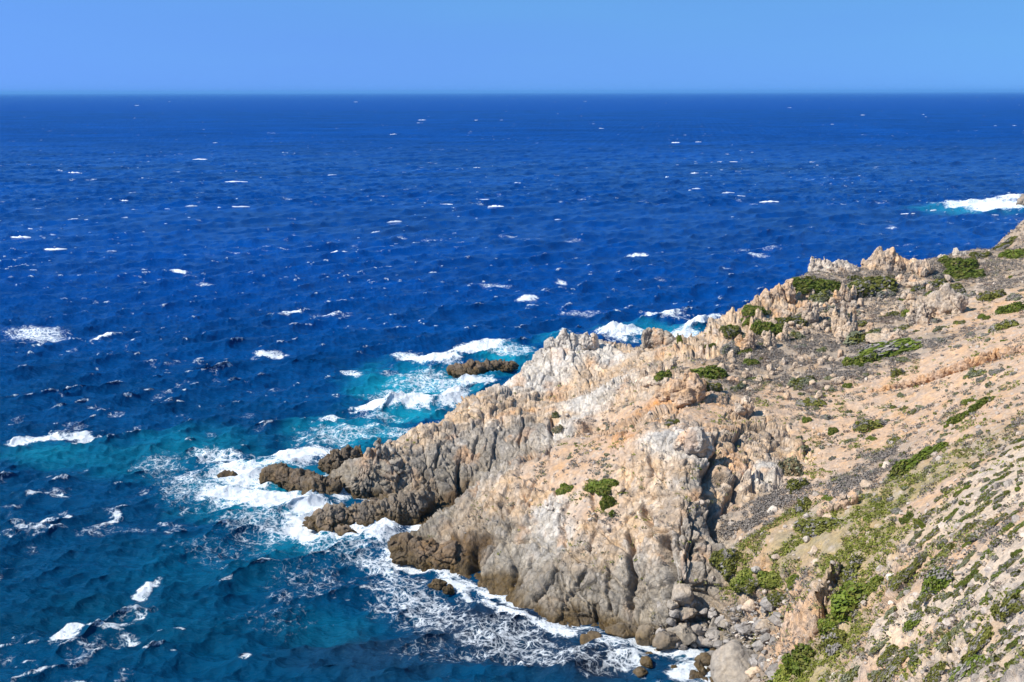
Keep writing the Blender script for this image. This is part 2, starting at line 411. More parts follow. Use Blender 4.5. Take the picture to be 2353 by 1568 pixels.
# ------------------------------------------------------------------ the headland's skin: kinds of ground
PAL = dict(T=(.485, .36, .25), S=(.47, .328, .225), P=(.51, .405, .305), G=(.30, .26, .215), W=(.53, .48, .42), O=(.49, .28, .155), B=(.085, .055, .030), V=(.30, .235, .175), M=(.29, .235, .13))
KINDS = list(PAL)
GROUND = """780 1060 B 0|860 1080 G .3|900 1050 G .2|960 1010 T 0|1000 1060 G 0|1080 1020 G 0|1050 960 T .2|1150 1000 G 0|1230 980 G 0|1200 940 T 0|1100 920 T .3|1290 960 T 0|1340 920 W 0|1320 960 W 0|1290 1000 W 0|1240 860 W 0|1200 870 W 0
1300 800 W .3|1400 820 W .1|1450 800 T .2|1250 905 T 0|1350 870 T 0|1500 790 T .3|1430 850 T .1|1050 1140 B .3|960 1160 B .3|1110 1095 G 0|1180 1060 G 0|930 1270 B 0|1000 1275 B 0|1055 1290 B 0|1000 1200 G 0|1080 1190 T 0|1150 1130 T 0
1250 1050 S 0|1330 990 S 0|1300 1080 S 0|1400 1020 S 0|1450 940 S 0|1250 1130 T 0|1180 1180 T 0|1280 1190 W 0|1260 1230 W 0|1130 1230 G 0|1160 1300 G 0|1330 1230 T 0|1380 1280 T 0|1300 1300 T 0|1250 1350 G 0|1350 1370 G 0|1450 1350 G 0
1480 1280 G 0|1550 1300 G 0|1400 1170 S 0|1350 1130 S 0|1470 1200 T 0|1430 1010 O 0|1480 990 T 0|1510 1000 W 0|1580 1000 W 0|1600 1040 W 0|1540 1060 T 0|1500 1080 T 0|1450 1090 T 0|1590 1110 G 0|1550 1180 T 0|1600 1200 G 0|1620 1240 G 0
1660 1150 G 0|1700 1130 T 0|1760 1090 W 0|1750 1040 T 0|1680 1040 T .2|1650 990 T .2|1760 980 T .3|1540 940 T .2|1530 905 O .1|1580 880 T .2|1560 930 O 0|1480 910 T .2|1610 950 S 0|1600 800 T .7|1700 740 T .8|1760 700 T .7|1820 660 T .5|1640 790 T .6
1680 830 V .3|1750 820 V .3|1800 850 V .2|1850 880 V .1|1700 880 V .2|1780 900 S .1|1880 700 T .4|1800 720 T .4|1930 740 V .3|1950 670 V .3|2000 640 V .1|1870 650 V .1|2040 660 V .1|2100 650 V .1|2100 720 T .2|2170 690 T 0|2060 730 V .2
2000 790 V 0|1900 800 V .2|1950 850 V .1|2100 790 V 0|2250 620 V 0|2320 600 V 0|2330 650 V 0|2260 690 S 0|2200 740 S 0|2290 720 S 0|2330 520 T 0|2280 560 T 0|2000 880 S 0|2100 870 S 0|2200 830 S 0|2300 780 S 0|2300 850 S 0|2250 950 S 0
1900 930 S .1|1850 980 S .1|1950 1000 S 0|2050 1000 S 0|1900 1080 S 0|1800 1040 T .1|1980 1090 V 0|2000 1060 V 0|1850 1150 S 0|1950 1130 S 0|2150 1000 S 0|1750 1150 V 0|1720 1200 V 0|1780 1200 M 0|1700 1280 M 0|1800 1280 M 0|1850 1230 M 0
1900 1210 M 0|1980 1200 M 0|2040 1150 M 0|1950 1260 M 0|2000 1240 M 0|1880 1330 S 0|1750 1340 S 0|1680 1350 S 0|1720 1400 S 0|1700 1425 G 0|1640 1400 G 0|1600 1440 G 0|1650 1480 G 0|1620 1520 G 0|1830 1390 S 0|1780 1480 S 0|1820 1440 S 0
1740 1540 S 0|2200 1200 P 0|2300 1150 P 0|2250 1400 P 0|2100 1450 P 0|2200 1540 P 0|2330 1350 P 0|2120 1330 S 0|2060 1330 S 0|2350 1050 P 0|1930 1500 M 0|1900 1560 M 0|1990 1420 M 0|2030 1400 S 0|2020 1550 S 0|2120 1150 S 0"""
gp, gk, gpin = [], [], []
for tok in GROUND.replace("\n", "|").split("|"):
    u, v, kd, pn = tok.split()
    gp.append(hit(float(u), float(v))); gk.append(KINDS.index(kd)); gpin.append(float(pn))
gp = np.array(gp); gk = np.array(gk); gpin = np.array(gpin)
def ground_weights(P):
    """share of each kind of ground at world points"""
    q = P[:, :2].astype(np.float32)
    P3 = np.c_[q, P[:, 2] * 0].astype(np.float32)
    q = q + np.c_[fbm(P3, 9, 4, 301), fbm(P3, 9, 4, 302)] * 5.0 + np.c_[fbm(P3, 2, 2, 303), fbm(P3, 2, 2, 304)] * 1.0
    W = np.zeros((len(q), len(KINDS)), np.float32); pin = np.zeros(len(q), np.float32)
    for s in range(0, len(q), 40000):
        d2 = ((q[s:s + 40000, None, :] - gp[None, :, :2].astype(np.float32)) ** 2).sum(2) + 1.0
        w = d2 ** -2.2
        tot = w.sum(1)
        for k in range(len(KINDS)):
            W[s:s + 40000, k] = w[:, gk == k].sum(1) / tot
        pin[s:s + 40000] = (w @ gpin) / tot
    return W, pin

def rock_colour(P, W, zsea, seed=0):
    n1 = fbm(P, 5, 4, 40 + seed); n2 = fbm(P, 1.2, 3, 50 + seed); n3 = fbm(P * np.array([1, 1, .25], np.float32), 2.0, 3, 60 + seed)
    C = W @ np.array([PAL[k] for k in KINDS], np.float32)
    rocky = W[:, [0, 3, 4]].sum(1)
    # rusty stains, pale lichen, grey weathering: they keep their own shapes
    st = sstep(.12, .38, n1 + .35 * n3) * rocky
    C = C * (1 - .55 * st[:, None]) + np.array([.52, .30, .165], np.float32) * .55 * st[:, None]
    lt = sstep(.10, .40, n2 - .3 * n1) * rocky
    C = C * (1 - .35 * lt[:, None]) + np.array([.62, .55, .47], np.float32) * .35 * lt[:, None]
    gr = sstep(.05, .35, n3 - .5 * n1) * rocky
    C = C * (1 - .45 * gr[:, None]) + np.array([.28, .25, .22], np.float32) * .45 * gr[:, None]
    C = C * (1 + .22 * n2[:, None] + .12 * n1[:, None])
    so = W[:, [KINDS.index(k) for k in 'SPVM']].sum(1)
    sa = sstep(.05, .4, fbm(P * np.array([1, .5, 1], np.float32), 7, 4, 71 + seed)) * so * .38
    C = C * (1 - sa[:, None]) + np.array([.46, .29, .17], np.float32) * sa[:, None]
    sb = sstep(.08, .35, fbm(P, 3.2, 4, 73 + seed, .6)) * so * .5
    C = C * (1 - sb[:, None]) + np.array([.37, .31, .25], np.float32) * sb[:, None]
    # splash zone: grey rock, then brown weed and wet rock at the water
    zz = zsea + 1.5 * n1 + .9 * n3
    g = sstep(8.5, 2.4, zz) * .78 * (1 - W[:, KINDS.index('B')])
    C = C * (1 - g[:, None]) + np.array([.225, .195, .155], np.float32) * g[:, None] * (1 + .25 * n2[:, None])
    b = sstep(2.3, .5, zz)
    C = C * (1 - b[:, None]) + np.array([.092, .064, .033], np.float32) * b[:, None] * (1 + .3 * n2[:, None])
    wet = sstep(1.8, .2, zz)
    return np.clip(C, .01, .9), wet

def joints(P):
    """3D coordinates with a slight lean, stretched along the rock's steep jointing"""
    x, y, z = P.T
    return np.stack([x + .25 * z, y * .9 - .15 * z, z * .55 - .12 * x], 1)

def slabs(P):
    """coordinates stretched along dipping beds, so that cells become slanting slabs"""
    n = np.array([.52, -.25, .82]); n /= np.linalg.norm(n)
    e1 = np.cross(n, [0, 1, 0]); e1 /= np.linalg.norm(e1); e2 = np.cross(n, e1)
    return np.stack([P @ e1 * .42, P @ e2 * .55, P @ n], 1).astype(np.float32)

CRACKS = ["1170 1235 1260 1252 1330 1292 1450 1352 .3", "1190 1242 1215 1225 1238 1268 .35", "1110 1292 1142 1248 .35", "1305 1150 1282 1200 1302 1270 .35", "1340 1200 1420 1250 1440 1262 .35", "1450 1335 1530 1347 .35", "1540 1250 1620 1275 .4", "1490 1135 1600 1142 .4", "1478 1178 1620 1202 .4", "1490 1220 1590 1228 1640 1242 .45", "1562 1180 1546 1262 .4", "1598 1198 1577 1292 .45", "1500 1088 1612 1097 .35", "1428 1060 1520 1070 1602 1076 .4", "1352 1110 1372 1180 1350 1260 .35", "1115 1150 1160 1190 1175 1235 .3", "1230 1100 1205 1160 .3", "1390 1290 1402 1400 .35", "1150 970 1135 1010 1140 1050 .4", "1205 955 1192 1020 .4", "1095 1000 1085 1050 .4", "1010 1020 1000 1085 .4", "1280 1320 1300 1400 .35", "1215 1290 1190 1340 .35", "1440 1215 1447 1300 1450 1395 .9", "1517 1235 1530 1300 1533 1372 1.3", "1645 1010 1640 1060 1622 1120 1.6", "1640 1130 1650 1185 1660 1230 1.5", "1600 1185 1640 1235 1650 1260 1.4", "1472 1160 1480 1195 1492 1225 .9", "1600 1240 1590 1280 .9",
          "1690 1090 1700 1130 .8", "1640 1180 1690 1120 .7", "1230 1375 1265 1345 1275 1300 .6", "1178 1300 1172 1340 .5", "1320 1345 1338 1310 .7", "1085 1250 1078 1300 1.2", "1268 960 1262 1000 1258 1040 .8", "1055 1060 1050 1110 .8",
          "1490 1090 1492 1040 .6", "1720 1060 1735 1120 .8", "1360 1390 1362 1430 .5", "1700 990 1690 1030 .6"]
cracks = []
for c in CRACKS:
    v = [float(x) for x in c.split()]
    pts = [hit(v[i], v[i + 1]) for i in range(0, len(v) - 1, 2)]
    cracks.append((np.array(pts), v[-1]))
SCARPS = [("1930 1306 1918 1350 1900 1400 1878 1440 1848 1472", -2.4), ("2072 1288 2055 1340 2035 1400 2010 1450 1995 1500 1975 1560", 1.6), ("1790 1420 1800 1470 1760 1500", .6)]
scarps = []
for c, a in SCARPS:
    v = [float(x) for x in c.split()]
    scarps.append((np.array([hit(v[i], v[i + 1]) for i in range(0, len(v), 2)]), a))
def seg_dist(xy, pts):
    """distance to a polyline, signed distance across it (left positive) and place along it"""
    for _ in range(3):
        q = [pts[0]]
        for i in range(len(pts) - 1):
            q += [pts[i] * .75 + pts[i + 1] * .25, pts[i] * .25 + pts[i + 1] * .75]
        pts = np.array(q + [pts[-1]])
    best = np.full(len(xy), 1e9, np.float32); sg = np.zeros(len(xy), np.float32); al = np.zeros(len(xy), np.float32)
    for i in range(len(pts) - 1):
        a, b = pts[i, :2], pts[i + 1, :2]
        ab = b - a
        t = np.clip(((xy - a) @ ab) / (ab @ ab + 1e-9), 0, 1)
        q = xy - (a + t[:, None] * ab)
        d = np.hypot(q[:, 0], q[:, 1])
        s = (ab[0] * q[:, 1] - ab[1] * q[:, 0]) / (np.hypot(*ab) + 1e-9)
        m = d < best
        best = np.where(m, d, best); sg = np.where(m, s, sg); al = np.where(m, (i + t) / (len(pts) - 1), al)
    return best, np.copysign(best, sg), al

paths = [(np.array([hit(u, v) for u, v in ((2225, 625), (2250, 645), (2285, 655), (2320, 675), (2353, 695))]), .55), (np.array([hit(u, v) for u, v in ((2250, 645), (2235, 690), (2190, 725), (2120, 755))]), .5)]
def build_headland(nc_in=1200, nr=1080):
    s_in = np.linspace(-0.235, 0.475, nc_in)
    s_l = -0.235 - np.cumsum(np.linspace(.0012, .01, 14))[::-1]
    s_r = 0.475 + np.cumsum(np.linspace(.0012, .02, 26))
    S = np.r_[s_l, s_in, s_r]
    yf = np.geomspace(11, 345, 1200)
    X = S[None, :] * yf[:, None]
    Yg = np.repeat(yf[:, None], len(S), 1)
    Zb = base_z(X, Yg)
    # rows spread so that steep and near ground gets more of them
    vs = (Zb - CAM_H) / Yg
    wgt = np.abs(np.diff(vs, axis=0)) + .03 * np.diff(np.log(yf))[:, None]
    ker = np.ones(41) / 41
    wgt = np.apply_along_axis(lambda r: np.convolve(np.pad(r, 20, mode='edge'), ker, 'valid'), 1, wgt)
    cum = np.vstack([np.zeros(len(S)), np.cumsum(wgt, 0)])
    cum /= cum[-1]
    tt = np.linspace(0, 1, nr)
    YY = np.stack([np.interp(tt, cum[:, j], yf) for j in range(len(S))], 1)
    XX = S[None, :] * YY
    x, y = XX.ravel(), YY.ravel()
    z = base_z(x, y)
    e = .9
    N = np.stack([-(base_z(x + e, y) - base_z(x - e, y)) / (2 * e), -(base_z(x, y + e) - base_z(x, y - e)) / (2 * e), np.ones_like(x)], 1)
    N /= np.linalg.norm(N, axis=1)[:, None]
    P = np.stack([x, y, z], 1).astype(np.float32)
    W, pin = ground_weights(P)
    rock = np.clip(W[:, [KINDS.index(k) for k in "TGWOB"]].sum(1), 0, 1)
    rock = np.clip(np.maximum(sstep(.3, .8, rock), sstep(.72, .5, N[:, 2])), 0, 1)
    scrub = np.clip(W[:, KINDS.index('V')] + W[:, KINDS.index('M')], 0, 1)
    xy = P[:, :2]
    # undercut ledges and earth scarps
    dz = np.zeros(len(P), np.float32)
    wob = fbm(P, 2.5, 3, 90)
    for pts, a in scarps:
        d, sg, al = seg_dist(xy, pts)
        m = d < 14
        up = np.array([pts[-1, 1] - pts[0, 1], -(pts[-1, 0] - pts[0, 0])])
        mid = pts[len(pts) // 2, :2]
        # which side is uphill
        nrm = np.array([-(pts[-1, 1] - pts[0, 1]), pts[-1, 0] - pts[0, 0]]); nrm = nrm / np.hypot(*nrm)
        sgn = 1 if base_z(*(mid + nrm * 4)) > base_z(*(mid - nrm * 4)) else -1
        if a < 0: sgn, a = -1, -a
        s = sg * sgn + wob * .8
        dz += np.where(m, a * (sstep(-.35, .35, s) * np.exp(-np.maximum(s, 0) / 4.0) - .35 * np.exp(-np.maximum(-s, 0) / 2.5) * (s < 0)) * np.minimum(1, 5 * np.minimum(al, 1 - al)), 0)
    P[:, 2] += dz
    # rock: broken faces at four sizes
    J = joints(P)
    J = J + .35 * np.stack([fbm(P, 3.0, 3, 21), fbm(P, 3.0, 3, 22), fbm(P, 3.0, 3, 23)], 1)
    disp = np.zeros(len(P), np.float32); blk = np.zeros(len(P), np.float32)
    DOME_C = hit(1300, 1300)
    r = rock > .02
    Jr = J[r]
    dome = np.exp(-(((P[r, 0] - DOME_C[0]) / 15) ** 2 + ((P[r, 1] - DOME_C[1]) / 9) ** 2))      # broad smooth faces there
    big = np.clip(.95 + .9 * fbm(P[r], 12, 2, 34), .35, 1.4) * (1 - .35 * dome)
    Sl = slabs(P[r]) + .25 * np.stack([fbm(P[r], 2.0, 3, 24), fbm(P[r], 2.0, 3, 25), fbm(P[r], 2.0, 3, 26)], 1)
    def fac(Q, size, seed, tilt, step, crack, cw):
        F1, F2, RN, OF = voronoi(Q, size, seed)
        return size * (step * RN[:, 0] + tilt * (OF * RN).sum(1) - crack * np.exp(-(F2 - F1) / cw)), RN[:, 1]
    d1, k1 = fac(Jr, 3.8, 1, 1.1, .6, 1.0, .035)
    d2, k2 = fac(Sl, 1.25, 2, 1.2, .7, 1.5, .08)
    d3, k3 = fac(Sl, .55, 3, 1.0, .6, .6, .12)
    d0, k0 = fac(Sl + .15 * Jr, 3.0, 8, 1.1, .6, .8, .03)
    dr = .17 * d0 * big + .13 * d1 * big + .21 * d2 * big + .17 * d3 * (1 - .6 * dome)
    dr += .13 * fbm(P[r] * np.array([1, 1, .6], np.float32), 1.1, 4, 31, .6, True) * (1 - .5 * dome)
    dr += .7 * fbm(P[r], 8, 3, 33)
    blk[r] = (.5 * k1 + .5 * k2 + .3 * k3) * rock[r]
    disp[r] = dr * rock[r]
    # pinnacles standing on the ridges
    pr = pin > .03
    Q = P[pr] * np.array([1, 1, .12], np.float32)
    Q[:, 0] += .2 * P[pr][:, 2]
    Q[:, :2] += .5 * np.stack([fbm(P[pr], 1.5, 3, 81), fbm(P[pr], 1.5, 3, 82)], 1)
    F1, F2, RN, OF = voronoi(Q, 2.2, 5)
    h = np.clip(RN[:, 0] + .3, 0, 2) * sstep(.0, .22, F2 - F1) * 1.0 * (1 + .9 * (OF[:, 0] * RN[:, 1] + OF[:, 1] * RN[:, 2]))
    F1, F2, RN, OF = voronoi(Q, .9, 6)
    h += np.clip(RN[:, 0] + .2, 0, 2) * sstep(.0, .25, F2 - F1) * .7 * (1 + .9 * (OF[:, 0] * RN[:, 1] + OF[:, 1] * RN[:, 2]))
    up = np.zeros(len(P), np.float32); up[pr] = h * sstep(.42, .8, pin[pr])
    # cracks
    wobv = .7 * np.stack([fbm(P, 2.2, 3, 91), fbm(P, 2.2, 3, 92)], 1)
    for pts, a in cracks:
        d, sg, al = seg_dist(xy + wobv, pts)
        disp -= a * 1.9 * np.exp(-(d / (.17 * a + .11)) ** 2) * (1 + .5 * wob) + .55 * a * np.exp(-d / 2.2) * sstep(-.25, .25, sg * (1 if pts[-1][1] < pts[0][1] else -1)) * (d < 9)
    soil = 1 - rock
    disp += soil * (.55 * fbm(P, 6, 4, 71) + .16 * fbm(P, 1.1, 4, 72, .65) + .06 * fbm(P, .3, 2, 73) - .22 * np.clip(fbm(P * np.array([1, .35, 1], np.float32), 2.4, 3, 74, .5, True) - .35, 0, 1))
    # loose stones in the soil
    F1, F2, RN, OF = voronoi(P * np.array([1, 1, .5], np.float32), .8, 9)
    st = np.clip(RN[:, 0] + .05, 0, 1) * np.clip(1 - 2.2 * F1, 0, 1) * sstep(-.35, .25, fbm(P, 5, 2, 76))
    disp += (soil * .75 + .1) * st * .5
    disp += scrub * (.20 * fbm(P, 1.1, 3, 75))
    P = P + N.astype(np.float32) * disp[:, None]
    P[:, 2] += up
    C, wet = rock_colour(P, W, P[:, 2])
    C = C * (1 + .20 * blk)[:, None]
    for pts, wd in paths:
        d, sg, al = seg_dist(xy, pts)
        m = sstep(wd, wd * .35, d + .35 * wob) * .8
        C = C * (1 - m[:, None]) + np.array([.47, .37, .285], np.float32) * m[:, None]
    stone = sstep(.02, .12, st) * soil * .6
    C = C * (1 - stone[:, None]) + np.array([.48, .395, .315], np.float32) * stone[:, None]
    o = mesh_np("headland_terrain", P, grid_faces(nr, len(S)), M_ROCK, True, dict(tint=('COLOR', C), wet=('FLOAT', wet), jointed=('FLOAT', rock)))
    tag(o, kind='structure')
    return o, P
headland, HP = build_headland()

# ------------------------------------------------------------------ the sea
def ell(P, u, v, hl, ht, ang=0):
    """0 at the middle, 1 at the rim of an ellipse lying on the water (given by its look from the cliff)"""
    c = pz(u, v, 0)[:2]; a = R(ang)
    A = pz(u + hl * math.cos(a), v + hl * math.sin(a), 0)[:2] - c
    B = pz(u - ht * math.sin(a), v + ht * math.cos(a), 0)[:2] - c
    M = np.linalg.inv(np.c_[A, B])
    q = (P[:, :2] - c) @ M.T
    return np.hypot(q[:, 0], q[:, 1]), q
FOAM = """110 1010 100 7 -8 .9 .8|190 1000 28 9 -8 1 .6|35 1021 30 8 -5 1 .5|240 775 32 6 -20 1 .5|620 815 38 6 -2 1 .8|150 1468 48 15 -28 .88 .7|330 1355 34 8 -28 .9 .4|318 1415 14 7 -40 .9 .3|275 1446 35 6 -18 .8 .3|75 1215 55 30 0 .58 0|90 770 90 20 3 .62 0
270 1187 15 8 0 .95 .4|760 728 48 8 0 .6 .2|672 725 30 5 -12 .95 .4|1470 585 34 7 -3 1 .6|1740 590 32 6 0 .6 0|1130 660 48 6 0 .6 0|1215 690 27 5 -5 .95 .4|800 860 32 7 5 .7 .2|460 367 22 5 0 1 .8|540 418 38 5 0 .7 .4|550 475 32 6 0 .55 0|415 626 20 6 0 .95 .4|480 657 30 7 0 .55 0
895 565 15 5 0 1 .6|1100 460 42 5 -3 .65 .2|1020 470 27 4 0 .7 .2|1660 355 22 4 0 1 .8|1670 372 32 4 0 .7 .4|1940 490 38 6 0 .75 .3|2090 493 27 5 0 .9 .4|1200 1545 15 15 -40 1 .5|1690 452 34 5 0 .65 .2|1590 372 25 4 0 .6 .2|870 477 40 4 0 .6 .2|1290 650 14 4 0 .8 .2
2290 472 90 15 0 1 .6|2215 470 70 9 2 .8 .2|2320 455 50 10 -5 1 1.2|1425 772 62 14 -2 1 1.8|1605 747 55 13 -18 1 1.8|1530 727 62 8 5 .8 .4|1560 775 50 12 -10 .9 .3|1740 575 60 10 3 .5 0|1330 720 70 10 0 .45 0
985 832 85 12 5 1 .8|1080 812 95 15 -12 .95 1.4|1110 875 70 12 3 1 .2|1165 812 70 16 0 .6 .3|1100 795 45 8 0 .55 .3|1010 870 90 20 0 .55 0|935 937 115 9 -4 .95 1.3|855 943 50 8 -10 1 .6|1040 925 42 16 -10 1 1|765 968 38 6 -10 .85 .3|790 1000 140 28 -5 .5 0|1010 880 120 34 0 .56 0|900 905 70 16 -5 .5 0|960 985 90 14 -12 .5 0|930 1000 60 10 -10 .55 .2|860 960 70 12 0 .5 .3
560 1095 105 40 0 .85 .2|690 1052 95 24 -8 1 .4|640 1152 140 34 8 1 .2|725 1172 95 26 8 1 .2|790 1115 22 48 0 1 .2|705 1212 70 34 5 .95 .2|560 1140 130 32 0 .85 .2|430 1100 60 34 0 .55 0|450 1130 110 50 0 .46 0|600 1205 140 42 0 .47 0|370 1070 75 26 -10 .42 0|500 1050 80 22 0 .6 .2|530 1080 60 25 0 .8 0
880 1228 52 26 -30 1 1.6|965 1215 30 14 0 1 .3|800 1225 80 18 0 .9 .2|925 1292 56 15 20 .85 .2|1000 1312 66 12 12 .92 .2|1050 1347 48 16 18 .92 .2|1095 1380 48 14 25 .95 .2|1180 1417 58 12 20 .9 .2|1280 1447 78 13 10 .9 .2|1400 1480 70 18 8 .72 .2|1560 1500 60 17 10 1 .3|1500 1472 48 10 5 .85 .2|1580 1550 48 26 0 .92 .2|1450 1520 70 36 0 .62 .1
870 1300 70 26 20 .62 0|950 1380 150 72 20 .50 0|1150 1470 180 60 15 .52 0|800 1260 140 52 0 .45 0|720 1340 130 66 0 .33 0|1300 1520 150 45 5 .48 0|640 1420 130 50 0 .28 0|1000 1500 150 50 0 .32 0|520 1270 140 50 0 .30 0"""
AER = """960 890 190 75 0 1|820 995 180 50 0 .75|600 1130 240 100 0 .6|450 1020 200 45 0 .4|120 1045 130 38 0 .45|720 1240 150 60 0 .45|300 1060 220 55 0 .3|1160 825 90 34 0 1|1270 780 60 22 0 .5|2250 478 160 16 0 .8|1520 762 160 26 0 .7|520 1300 280 90 0 .10|640 1265 90 40 0 .35|350 1430 320 110 0 .07|760 1440 130 50 0 .16|930 955 120 18 -4 1"""
DARK = """1150 1450 260 100 10 .8|1350 1530 230 60 0 .9|900 1500 250 70 0 .5|1450 800 120 18 0 .3"""
def build_sea():
    U = np.r_[-6000, -3500, -2000, -1200, np.linspace(-700, -130, 40), np.linspace(-120, 2473, 1010), np.linspace(2500, 3200, 40), 3800, 5000, 8000]
    vh = np.r_[np.geomspace(.9, 3, 8), np.linspace(3.6, 260, 370), np.linspace(261.5, 1365, 735), np.linspace(1400, 2300, 40)]
    # distance of every row, straight ahead
    th = PITCH + np.arctan((212.0 + vh - 784) / FPX)
    yr = CAM_H / np.tan(np.maximum(th, 1e-4)); yr[0] = max(yr[0], 90000)
    s = (U - 1176.5) / FPX / math.cos(PITCH)
    X = s[None, :] * yr[:, None]; Yg = np.repeat(yr[:, None], len(U), 1)
    x, y = X.ravel(), Yg.ravel()
    dyr = np.abs(np.gradient(yr)); DY = np.repeat(dyr[:, None], len(U), 1).ravel(); DX = (y * 2.57 / FPX)
    g = np.random.default_rng(5)
    H = np.zeros(len(x)); SX = np.zeros(len(x)); SY = np.zeros(len(x)); crest = np.zeros(len(x))
    near = DY < 70
    xi, yi, dyi, dxi = x[near], y[near], DY[near], DX[near]
    h = np.zeros(len(xi)); sx = np.zeros(len(xi)); sy = np.zeros(len(xi)); cr = np.zeros(len(xi))
    gx_ = xi + 1.5 * np.sin(yi / 17.0) ; gy_ = yi + 2.0 * np.sin(xi / 23.0)
    for lam in np.geomspace(1.3, 46, 76):
        ang = R(-52) + g.normal() * (.42 if lam > 8 else .65)
        kx, ky = math.cos(ang), math.sin(ang)
        k = 2 * math.pi / lam
        a = .0115 * lam * (1.5 if lam < 5 else 1.0 if lam < 11 else (11 / lam) ** .85) * g.uniform(.6, 1.4)
        att = sstep(1.1, 3.0, lam / np.maximum(np.abs(ky) * dyi, np.abs(kx) * dxi))
        if att.max() <= 0: continue
        ph = k * (kx * gx_ + ky * gy_) + g.uniform(0, 6.28)
        c, sn = np.cos(ph), np.sin(ph)
        h += a * att * c
        sx -= a * att * kx * sn * .9; sy -= a * att * ky * sn * .9
        if 3 < lam < 25: cr += a * att * k * c
    P0 = np.stack([xi, yi, yi * 0], 1).astype(np.float32)
    # rough small water on top
    sm = sstep(3.0, .8, dyi)
    rg = fbm(P0 * np.array([.8, 1.2, 1], np.float32), 2.6, 4, 140, .55, True)
    h += sm * .26 * rg + sm * .10 * fbm(P0 * np.array([.7, 1.3, 1], np.float32), .9, 3, 141, .6, True)
    # calmer under the rocks at the shore
    dep = -base_z(xi, yi)
    calm = sstep(-.5, 3.0, dep) * .75 + .25
    h *= calm
    pat = fbm(P0, 30, 3, 150); pat2 = fbm(P0, 6, 3, 151); fine = fbm(P0 * np.array([.7, 1.3, 1], np.float32), 1.1, 3, 152)
    foam = np.zeros(len(xi), np.float32)
    rim = .30 * pat2 + .35 * fine + .2 * fbm(P0, 2.8, 2, 158)
    # small whitecaps where crests are steep
    fc = cr / (cr.std() + 1e-6)
    wc = sstep(1.9, 2.9, fc + 1.6 * pat + .8 * pat2)
    foam = np.maximum(foam, wc * .6 * sstep(900, 300, yi))
    foam = np.maximum(foam, .36 * sstep(.18, .5, pat2 + .6 * pat) * sstep(420, 250, yi))
    fl = fbm(P0 * np.array([.6, 1.0, 1], np.float32), 1.8, 3, 171) + .5 * pat2 + .35 * pat
    foam = np.maximum(foam, .62 * sstep(.36, .72, fl) * sstep(700, 300, yi))
    q5 = P0 * np.array([.45, 1.0, 1], np.float32)
    fl2 = fbm(q5, 5, 2, 181) + .6 * fbm(q5, 60, 3, 182) + .35 * fbm(P0, 14, 2, 183)
    foam = np.maximum(foam, (.40 + .35 * np.clip(fine + pat2, -.5, .8)) * sstep(.30, .66, fl2) * sstep(250, 450, yi) * sstep(4500, 1500, yi))
    bump = np.zeros(len(xi), np.float32)
    for tok in FOAM.replace("\n", "|").split("|"):
        u, v, hl, ht, an, I, bh = map(float, tok.split())
        if v < 560 and u < 2150: continue
        if v < 700 and not (u > 2150 and v < 500): ht *= .6 if v > 480 else .38; bh *= .6; hl *= 1 if v > 480 else .8
        r, q = ell(P0, u, v, hl, ht, an)
        m = r < 2.4
        rr = r[m] + rim[m] * (1.5 if I < .7 else 1.9 if ht < 11 else 1.2)
        foam[m] = np.maximum(foam[m], I * sstep(1.45, .30, rr))
        if bh:
            bump[m] = np.maximum(bump[m], bh * np.exp(-1.6 * r[m] ** 2) * (1 + .7 * fine[m] + .5 * pat2[m]))
    shore = sstep(1.3, .2, dep) * sstep(-1.5, -.2, dep)
    foam = np.maximum(foam, shore * np.clip(.62 + 1.0 * pat2 + .5 * fine, 0, 1))
    h += bump * sstep(9, 3, dyi)
    aer = np.zeros(len(xi), np.float32); drk = np.zeros(len(xi), np.float32)
    for lst, arr in ((AER, aer), (DARK, drk)):
        for tok in lst.split("|"):
            u, v, hl, ht, an, I = map(float, tok.split())
            r, q = ell(P0, u, v, hl, ht, an)
            m = r < 2
            arr[m] = np.maximum(arr[m], I * sstep(1.25, .2, r[m] + .5 * pat2[m] + .35 * pat[m]))
    aer = np.clip(aer + .25 * sstep(.35, .8, foam), 0, 1)
    # water colour: open sea, water over the shelf near the coast, water full of air, water over weed
    far = sstep(110, 420, yi + 25 * pat)
    D = np.array([.0001, .038, .188]); Nr = np.array([.0003, .037, .092]); A = np.array([.006, .25, .34]); K = np.array([.014, .018, .032])
    vary = (1 + .35 * fbm(P0 * np.array([.5, 1, 1], np.float32), 14, 3, 160) + sstep(250, 600, yi) * (.45 * fbm(P0 * np.array([.35, 1, 1], np.float32), 45, 3, 161) + .3 * fbm(P0 * np.array([.35, 1, 1], np.float32), 160, 3, 162)))[:, None]
    vary = np.clip(vary, .45, 1.6)
    Cn = (Nr + (D - Nr) * far[:, None]) * vary
    Cn = Cn + (A - Cn) * (aer * .76)[:, None]
    Cn = Cn + (K - Cn) * (drk * .85)[:, None]
    V = np.stack([x, y, np.zeros(len(x))], 1)
    V[near, 0] += sx * calm; V[near, 1] += sy * calm; V[near, 2] = h
    C = np.repeat(np.array([[.0002, .038, .205]]), len(x), 0); C[near] = Cn
    Fo = np.zeros(len(x)); Fo[near] = foam
    k = NT("sea_water")
    pos = k.n("NewGeometry").outputs["Position"]
    wn = k.n("TexNoise", i_Scale=.45, i_Detail=3.0); k.l(pos, wn.inputs["Vector"])
    wv = k.n("VectorMath", operation='MULTIPLY_ADD'); k.l(wn.outputs["Color"], wv.inputs[0]); wv.inputs[1].default_value = (3.2, 3.2, 0); k.l(pos, wv.inputs[2])
    vo = k.n("TexVoronoi", feature='DISTANCE_TO_EDGE', i_Scale=.75); k.l(wv.outputs[0], vo.inputs["Vector"])
